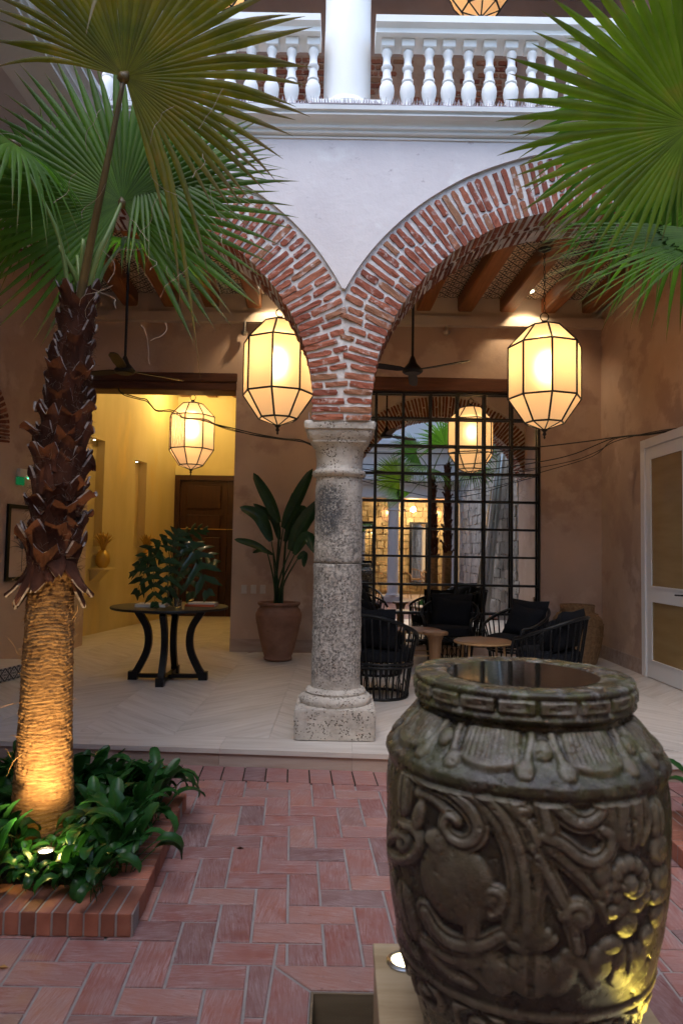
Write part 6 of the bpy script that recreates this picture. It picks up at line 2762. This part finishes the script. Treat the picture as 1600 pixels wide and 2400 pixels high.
for z, rr in ((.36, .302), (.49, .306), (.61, .24)):
    MB().tube([Vector(((rr + .004) * math.cos(a), (rr + .004) * math.sin(a), z)) for a in np.linspace(0, 2 * PI, 49)], .008, 5).build('braid', M['weave'], bs, True)


# ------------------------------------------------------------------ hall niches: consoles with gilded pineapples
for i, (a_, b_) in enumerate(niches):
    sm = (a_ + b_) / 2 + (.06 if i == 0 else .06)
    cx, cy_, _ = hall_pt(sm, 0, .0)
    zc = 1.02
    c = thing('wall_console', 'small console bracket on the yellow wall under the %s niche' % ('nearer' if i == 0 else 'farther'), 'console', (cx, cy_, 0), math.atan2(nn.y, nn.x), 'consoles on the yellow hall wall')
    MB().rbox(.001, .26, -.20, .20, zc - .035, zc, .006).build('shelf', M['yellow'], c)
    MB().add([(.001, -.14, zc - .036), (.18, -.14, zc - .036), (.001, -.14, zc - .22), (.001, .14, zc - .036), (.18, .14, zc - .036), (.001, .14, zc - .22)], [(0, 1, 2), (3, 5, 4), (0, 3, 4, 1), (1, 4, 5, 2), (0, 2, 5, 3)]).build('bracket', M['yellow'], c)
    p_ = thing('gilded_pineapple', 'gilded pineapple ornament under the %s niche of the yellow wall' % ('nearer' if i == 0 else 'farther'), 'ornament', (cx + nn.x * .13, cy_ + nn.y * .13, zc + .001), 0, 'gilded pineapples')
    bd = MB()
    vs, fs = [], []
    for j in range(19):
        t = j / 18
        rr = .105 * (math.sin(PI * (t * .84 + .1)) ** .6)
        for k in range(24):
            a = 2 * PI * k / 24
            w = .010 * abs(math.sin(a * 6 + t * 14)) * abs(math.sin(a * 6 - t * 14))
            vs.append(((rr + w) * math.cos(a), (rr + w) * math.sin(a), t * .27))
    for j in range(18):
        for k in range(24):
            q = (k + 1) % 24
            fs.append((j * 24 + k, j * 24 + q, j * 24 + 24 + q, j * 24 + 24 + k))
    fs += [tuple(range(24))[::-1], tuple(18 * 24 + k for k in range(24))]
    bd.add(vs, fs).build('fruit', M['gold'], p_, True)
    for k in range(30):
        a = k * 2.4
        ly = k / 30
        L_ = .24 + .10 * ly
        out = .9 - .7 * ly
        d0 = Vector((math.cos(a), math.sin(a), 0))
        P = [Vector((0, 0, .26)) + d0 * .02, Vector((0, 0, .26)) + d0 * L_ * .3 * out + Vector((0, 0, L_ * .5)), Vector((0, 0, .26)) + d0 * L_ * .85 * out + Vector((0, 0, L_ * (.95 - .1 * out)))]
        paddle(p_, P, .016, (d0.x, d0.y, .4), M['gold'], 'crown_leaf')
    # lamp in the niche head
    s_ = (a_ + b_) / 2 - .07
    x, y, z = hall_pt(s_ if i else (a_ + b_) / 2, (3.02, 2.87)[i] - .02, -.05)
    nl = thing('niche_lamp', 'tiny bright lamp at the head of the %s niche' % ('nearer' if i == 0 else 'farther'), 'lamp', (x, y, z), group='lamps in the niches')
    MB().lathe([(.022, 0), (.024, .018)], 16).build('housing', M['steel'], nl)
    MB().lathe([(.018, -.004), (.019, -.001)], 16).build('lens', M['lens'], nl)

# ------------------------------------------------------------------ wall things
def wall_hit(px, py, A, B):
    """ray against the vertical plane through A-B"""
    d = ray(px, py)
    ex, ey = B.x - A.x, B.y - A.y
    t = (A.x * ey - A.y * ex) / (d.x * ey - d.y * ex)
    return CAMP + d * t


wd_ = (P1 - P0).normalized()
wn_ = Vector((wd_.y, -wd_.x, 0))
WM = lambda p: Matrix(((wd_.x, wn_.x, 0, p.x), (wd_.y, wn_.y, 0, p.y), (0, 0, 1, 0), (0, 0, 0, 1)))
pa = wall_hit(13, 1270, P0, P1)
pb = wall_hit(90, 1270, P0, P1)
zt, zb = wall_hit(40, 1183, P0, P1).z, wall_hit(20, 1362, P0, P1).z
Wf = (Vector((pb.x, pb.y, 0)) - Vector((pa.x, pa.y, 0))).length
r = thing('framed_print', 'black framed print of a palm hanging on the left gallery wall', 'picture')
Mx = Matrix.Translation((pa.x, pa.y, zb)) @ Matrix(((wd_.x, wn_.x, 0, 0), (wd_.y, wn_.y, 0, 0), (0, 0, 1, 0), (0, 0, 0, 1)))
hF = zt - zb
fr = MB()
fr.box(0, Wf, .002, .03, 0, .045, Mx).box(0, Wf, .002, .03, hF - .045, hF, Mx).box(0, .045, .002, .03, .045, hF - .045, Mx).box(Wf - .045, Wf, .002, .03, .045, hF - .045, Mx)
fr.build('frame', M['black'], r)
MB().box(.045, Wf - .045, .004, .012, .045, hF - .045, Mx).build('print', M['interior'], r)
dw = MB()
for k in range(11):
    a = math.radians(-70 + 14 * k)
    c0 = Vector((Wf * .48, .0135, hF * .42))
    q = [c0 + Vector((math.sin(a) * t * .26, 0, math.cos(a) * t * .34 - .12 * t * t * abs(math.sin(a)))) for t in np.linspace(0, 1, 7)]
    dw.tube([Mx @ p for p in q], [.007 - .0009 * i for i in range(7)], 4)
dw.box(Wf * .47, Wf * .49, .012, .0135, hF * .12, hF * .42, Mx)
dw.build('palm_drawing', plain('print_ink', (.12, .11, .10), .8), r)
rebase(r, pa)

# brick jamb of a doorway arch on the left wall
r = thing('brick_doorway_edge', 'fragment of brick arch edge set in the left gallery wall', 'brickwork')
path_px = [(-14, 905), (-3, 935), (5, 960), (10, 985), (11, 1008), (11, 1024), (11, 1040)]
pp = [wall_hit(x, y, P0, P1) for x, y in path_px]
zb_ = pp[-1].z
cir = cr(pp, 4)
for k in range(0, len(cir) - 1, 1):
    p, q = cir[k], cir[k + 1]
    m_ = (p + q) / 2
    z = (q - p).normalized()
    xdir = z.cross(wn_)
    if k % 2 == 0: brick(r, M['darkbrick'], m_, xdir, z, (.16, .02, (q - p).length * 1.35))
rebase(r, pp[-1])

# exit light
p = wall_hit(47, 1125, P0, P1)
r = thing('exit_light', 'small green lit exit sign box on the left gallery wall', 'sign')
Mx = Matrix.Translation(p) @ Matrix(((wd_.x, wn_.x, 0, 0), (wd_.y, wn_.y, 0, 0), (0, 0, 1, 0), (0, 0, 0, 1)))
MB().rbox(-.07, .10, .002, .05, .035, .13, .008, Mx).build('housing', M['plastic'], r)
MB().box(-.08, .06, .012, .022, -.06, .033, Mx).build('sign_face', M['exit'], r)
MB().lathe([(.008, 0), (.006, .012)], 8, Mx @ Vector((.075, .055, .02))).build('indicator', M['green_led'], r)
rebase(r, p)

# switches
for i, px in enumerate((572, 594, 616)):
    p = at(px, 1381, BACKY - .001)
    r = thing('light_switch', ('leftmost', 'middle', 'rightmost')[i] + ' of three white switch plates on the wall left of the terracotta jar', 'switch', (p.x, BACKY - .002, p.z), group='white switch plates')
    MB().rbox(-.036, .036, -.008, 0, -.058, .058, .003).build('plate', M['plastic'], r)
    MB().rbox(-.013, .013, -.013, -.0081, -.03, .03, .002).build('rocker', M['plastic'], r)
# smoke detectors
for px, py, lab in ((573, 781, 'small grey detector under the plaster band left of the lantern'), (1046, 780, 'small grey detector under the plaster band above the mirror')):
    p = at(px, py, 8.95)
    r = thing('smoke_detector', lab, 'detector', p, group='detectors of the gallery')
    MB().lathe([(.012, -.035), (.035, -.02), (.045, 0), (.045, .02), (.02, .03), (.02, 4.374 - p.z)], 20).build('body', M['steel'], r, True, 30)
# left ledge with patterned riser
r = thing('tiled_ledge', 'low stone ledge with black and white patterned riser along the left wall', 'ledge')
A, B = Vector((-3.56, 5.45, 0)), Vector((-3.17, 7.36, 0))
dv = (B - A).normalized()
bk_ = MB()
LZ0 = .135
wl = lambda y: P0.x + (P1.x - P0.x) * (y - P0.y) / (P1.y - P0.y)
bk_.prism([(A.x - .012, A.y), (wl(A.y) + .002, A.y), (wl(B.y) + .002, B.y), (B.x - .012, B.y)][::-1], .001, LZ0)
bk_.build('ledge_slab', M['trav'], r)
tw_ = .132
me_r = uv_tile(tw_ - .002, tw_ - .002, .010, 'riser_tile', M['risertile'], 'front')
nt_ = int((B - A).length / tw_)
for k in range(nt_):
    c = A + dv * (tw_ * (k + .5))
    o = link_mesh('riser_tile', me_r, None, r, (c.x, c.y, .068))
    o.rotation_euler = (0, 0, math.atan2(dv.y, dv.x))
rebase(r, A)

# ------------------------------------------------------------------ cables
def cable(label, pts, rad, seed):
    rd = random.Random(seed)
    P = []
    for px, py in pts:
        Y = np.interp(px, [280, 560, 1270, 1440, 1600, 1660], [8.98, 8.6, 8.55, 8.15, 6.85, 6.6])
        P.append(at(px, py + rd.uniform(-1.5, 1.5), Y + rd.uniform(-.02, .02)))
    m_ = MB().tube(cr(P, 5), rad, 6)
    o = m_.build('hanging_cable', M['cable'], None, True)
    tag(o, label, 'cable', 'cables strung across the gallery')


L1 = [(278, 908), (282, 917), (294, 923), (328, 933), (343, 937), (353, 946), (368, 961), (399, 961), (419, 969), (432, 978), (481, 984), (506, 993), (544, 1004), (600, 1018), (663, 1028), (700, 1031), (730, 1041)]
cable('thick black cable sagging from the hall lintel behind the column, topmost of its bundle', L1 + [(790, 1052), (850, 1060), (1000, 1063), (1150, 1058), (1269, 1048), (1380, 1033), (1438, 1024), (1520, 1016), (1600, 1004), (1640, 1000)], .007, 1)
cable('black cable of the bundle dipping lower over the mirror, second from the top', [(x, y + 3) for x, y in L1] + [(790, 1075), (850, 1098), (1000, 1110), (1140, 1100), (1269, 1082), (1346, 1062), (1438, 1026), (1520, 1017), (1600, 1005), (1640, 1001)], .006, 2)
cable('black cable of the bundle making a deep sag across the mirror', [(432, 979), (481, 988), (544, 1009), (663, 1031), (730, 1043), (790, 1080), (850, 1103), (960, 1130), (1060, 1150), (1160, 1140), (1269, 1106), (1387, 1069), (1438, 1030), (1520, 1018), (1600, 1006), (1640, 1002)], .005, 3)
cable('thin cable of the bundle hugging the wall above the right door', [(1200, 1105), (1269, 1095), (1346, 1080), (1400, 1056), (1440, 1034), (1520, 1014), (1600, 1003), (1640, 999)], .005, 4)

# ------------------------------------------------------------------ downlights of the gallery ceiling
DL = []
for px, py, lab in ((637, 686, 'round white downlight glowing above the left lantern'), (1242, 701, 'round white downlight glowing above the right lantern')):
    p = at(px, py, 8.72)
    p.z = 4.770
    r = thing('ceiling_downlight', lab, 'downlight', p, group='downlights of the gallery ceiling')
    MB().lathe([(.052, -.006), (.060, -.003), (.060, 0)], 28).build('rim', M['plastic'], r)
    MB().lathe([(.044, -.012), (.046, -.0065)], 28).build('lens', M['lens'], r)
    DL.append(p.copy())
# uplight spike in the left planter
UL = Vector((-1.19, 2.88, .035))
r = thing('garden_uplight', 'small black spike lamp among the leaves shining up the palm trunk', 'uplight', UL)
MB().lathe([(.006, -.055), (.008, 0), (.028, .01), (.034, .03), (.034, .065), (.030, .065), (.029, .058)], 20, cap1=False).build('housing', M['blackmetal'], r, True, 40)
MB().lathe([(.027, .050), (.028, .056)], 20).build('lens', M['lens'], r)

# ------------------------------------------------------------------ things of the far gallery, seen only in the mirror
for i, (x, w) in enumerate(((2.62, .62), (.86, .6))):
    r = thing('standing_mirror', ('black framed tall mirror leaning on the yellow lit stone wall behind the palms', 'black framed tall mirror of the far gallery beside the stone column edge')[i], 'mirror', (x, -4.86, -.1), group='tall mirrors of the far gallery')
    f_ = MB()
    f_.box(-w / 2, -w / 2 + .08, 0, .05, .35, 2.45).box(w / 2 - .08, w / 2, 0, .05, .35, 2.45).box(-w / 2 + .08, w / 2 - .08, 0, .05, .35, .43).box(-w / 2 + .08, w / 2 - .08, 0, .05, 2.37, 2.45)
    f_.build('frame', M['black'], r)
    MB().box(-w / 2 + .08, w / 2 - .08, .005, .02, .43, 2.37).build('mirror_glass', M['mirror'], r)


def far_chair(label, x, y, rot):
    r = thing('wicker_chair', label, 'chair', (x, y, -.1), rot, 'wicker chairs of the far gallery')
    MB().lathe([(.22, .42), (.25, .44), (.24, .47)], 20).build('seat', M['rattan'], r, True, 40)
    MB().tube(cr([Vector((.26 * math.cos(a), .26 * math.sin(a), .68 + .14 * math.sin(a))) for a in np.linspace(-.3, PI + .3, 9)], 3), .016, 6).build('back_rim', M['rattan'], r, True)
    for k in range(9):
        a = PI * k / 8
        MB().tube([Vector((.24 * math.cos(a), .24 * math.sin(a), .45)), Vector((.26 * math.cos(a), .26 * math.sin(a), .68 + .14 * math.sin(a)))], .008, 4).build('spindle', M['rattan'], r)
    for sx in (-1, 1):
        for sy in (-1, 1):
            MB().tube([Vector((.16 * sx, .16 * sy, .43)), Vector((.22 * sx, .22 * sy, 0))], .014, 5).build('leg', M['rattan'], r)
    return r


for i, (x, rot) in enumerate(((1.15, .4), (1.95, 3.0), (2.75, 2.6), (3.25, 0))):
    far_chair(('wicker chair left of the cream column in the mirror', 'wicker chair right of the cream column in the mirror', 'wicker chair behind the twin palms in the mirror', 'wicker chair beside the yellow wall end in the mirror')[i], x, -2.9 - .2 * (i % 2), rot)
for i, (yb, yt, xo) in enumerate(((4.05, 3.85, 0), (3.55, 3.5, .02), (3.1, 3.15, .0))):
    r = thing('leaning_ladder', ('aluminium ladder leaning on the rubble wall, nearest the brick arch in the mirror', 'aluminium ladder leaning on the rubble wall, middle one in the mirror', 'aluminium ladder leaning on the rubble wall, nearest the palms in the mirror')[i], 'ladder', group='ladders leaning on the rubble wall')
    for dyv in (0, .34):
        MB().bar((2.95 + xo, yb + dyv, FLOOR_Z), (3.35, yt + dyv * .9, 3.4 - .3 * i), .05, .07).build('rail', M['steel'] if i != 1 else M['whitepaint'], r)
    for k in range(9):
        t = .08 + k * .105
        a = Vector((2.95 + xo, yb, FLOOR_Z)).lerp(Vector((3.35, yt, 3.4 - .3 * i)), t)
        MB().bar(a + Vector((0, .026, 0)), a + Vector((0, .34 * (1 - .1 * t) - .026, 0)), .03).build('rung', M['steel'], r)
    rebase(r, (2.95 + xo, yb, FLOOR_Z))
r = thing('wall_speaker', 'white box speaker under the far gallery ceiling, beside a glowing lamp in the mirror', 'speaker', (3.30, -3.0, 2.62))
MB().rbox(-.13, .13, -.10, .10, -.12, .12, .01).build('box', M['plastic'], r)
r = thing('far_wall_lamp', 'bright lamp under the far gallery ceiling, seen in the mirror', 'lamp', (3.55, -3.3, 2.85))
MB().lathe([(.14, -.04), (.14, .0), (.02, .03)], 20).build('shade', M['lens'], r)
for i, px in enumerate((2.45,)):
    r = thing('far_ceiling_fan', 'small fan pendant of the far gallery, seen in the mirror', 'ceiling fan', (2.0, -3.4, 2.62))
    MB().lathe([(.09, 0), (.05, .06), (.012, .08), (.012, .40)], 16).build('motor', M['blackmetal'], r, True, 30)
    for k in range(3):
        Mr = Matrix.Rotation(2.1 * k, 4, 'Z')
        MB().box(.05, .55, -.05, .05, .01, .018, Mr).build('blade', M['black'], r)
# fallen leaves and bits
for i, (px, py, lab) in enumerate(((8, 2268, 'small dry curled leaf on the pavers at the left edge'), (563, 1989, 'tiny dark dropped seed lying on the red pavers'))):
    p = onz(px, py, FLOOR_Z + .003)
    r = MB().add([(p.x - .02, p.y, p.z), (p.x, p.y - .007, p.z + .006), (p.x + .02, p.y, p.z + .001), (p.x, p.y + .008, p.z + .007), (p.x, p.y, p.z - .001)], [(0, 1, 3), (1, 2, 3), (0, 4, 1), (1, 4, 2), (2, 4, 3), (3, 4, 0)]).build('fallen_leaf', M['fibregold'] if i == 0 else M['boot'])
    tag(r, lab, 'leaf')
# ================================================================== LIT LAMPS
for o in LANTERNS:
    far = o.location.y < 0
    s = .42 if far else 1.0
    e = 6 if far else 13.5
    if o.location.z > 6: e = 10
    point((0, 0, -.36 * s), e, kelvin('lantern'), .05 * s, o)
# hall: cove glow above, and niche lamps
point((-2.9, 12.6, 4.25), 22, kelvin('hall'), .15)
point((-2.2, 10.3, 4.25), 15, kelvin('hall'), .15)
for p in DL:
    spot((p.x, p.y, p.z - .03), (p.x, BACKY - .05, 3.2), 18, kelvin('spot'), 110, .6, .03)
# palm uplight
spot(UL + Vector((0, 0, .075)), at(112, 1640, PY - .1), 28, kelvin('garden'), 110, .9, .02)
point(UL + Vector((0, 0, .10)), 1.0, (1.0, .78, .22), .03)
# urn lamps
for i, (x, y) in enumerate(ULAMPS[:3]):
    spot((x, y, .175), (x + (UX - x) * .10, y + (UY - y) * .10, 1.1), (2, 2, 9.0)[i], kelvin('urn'), 78, .9, .02)
# far gallery
point((2.3, -3.6, 2.7), 45, kelvin('spot'), .08)
point((3.4, -3.6, 2.6), 25, kelvin('spot'), .08)
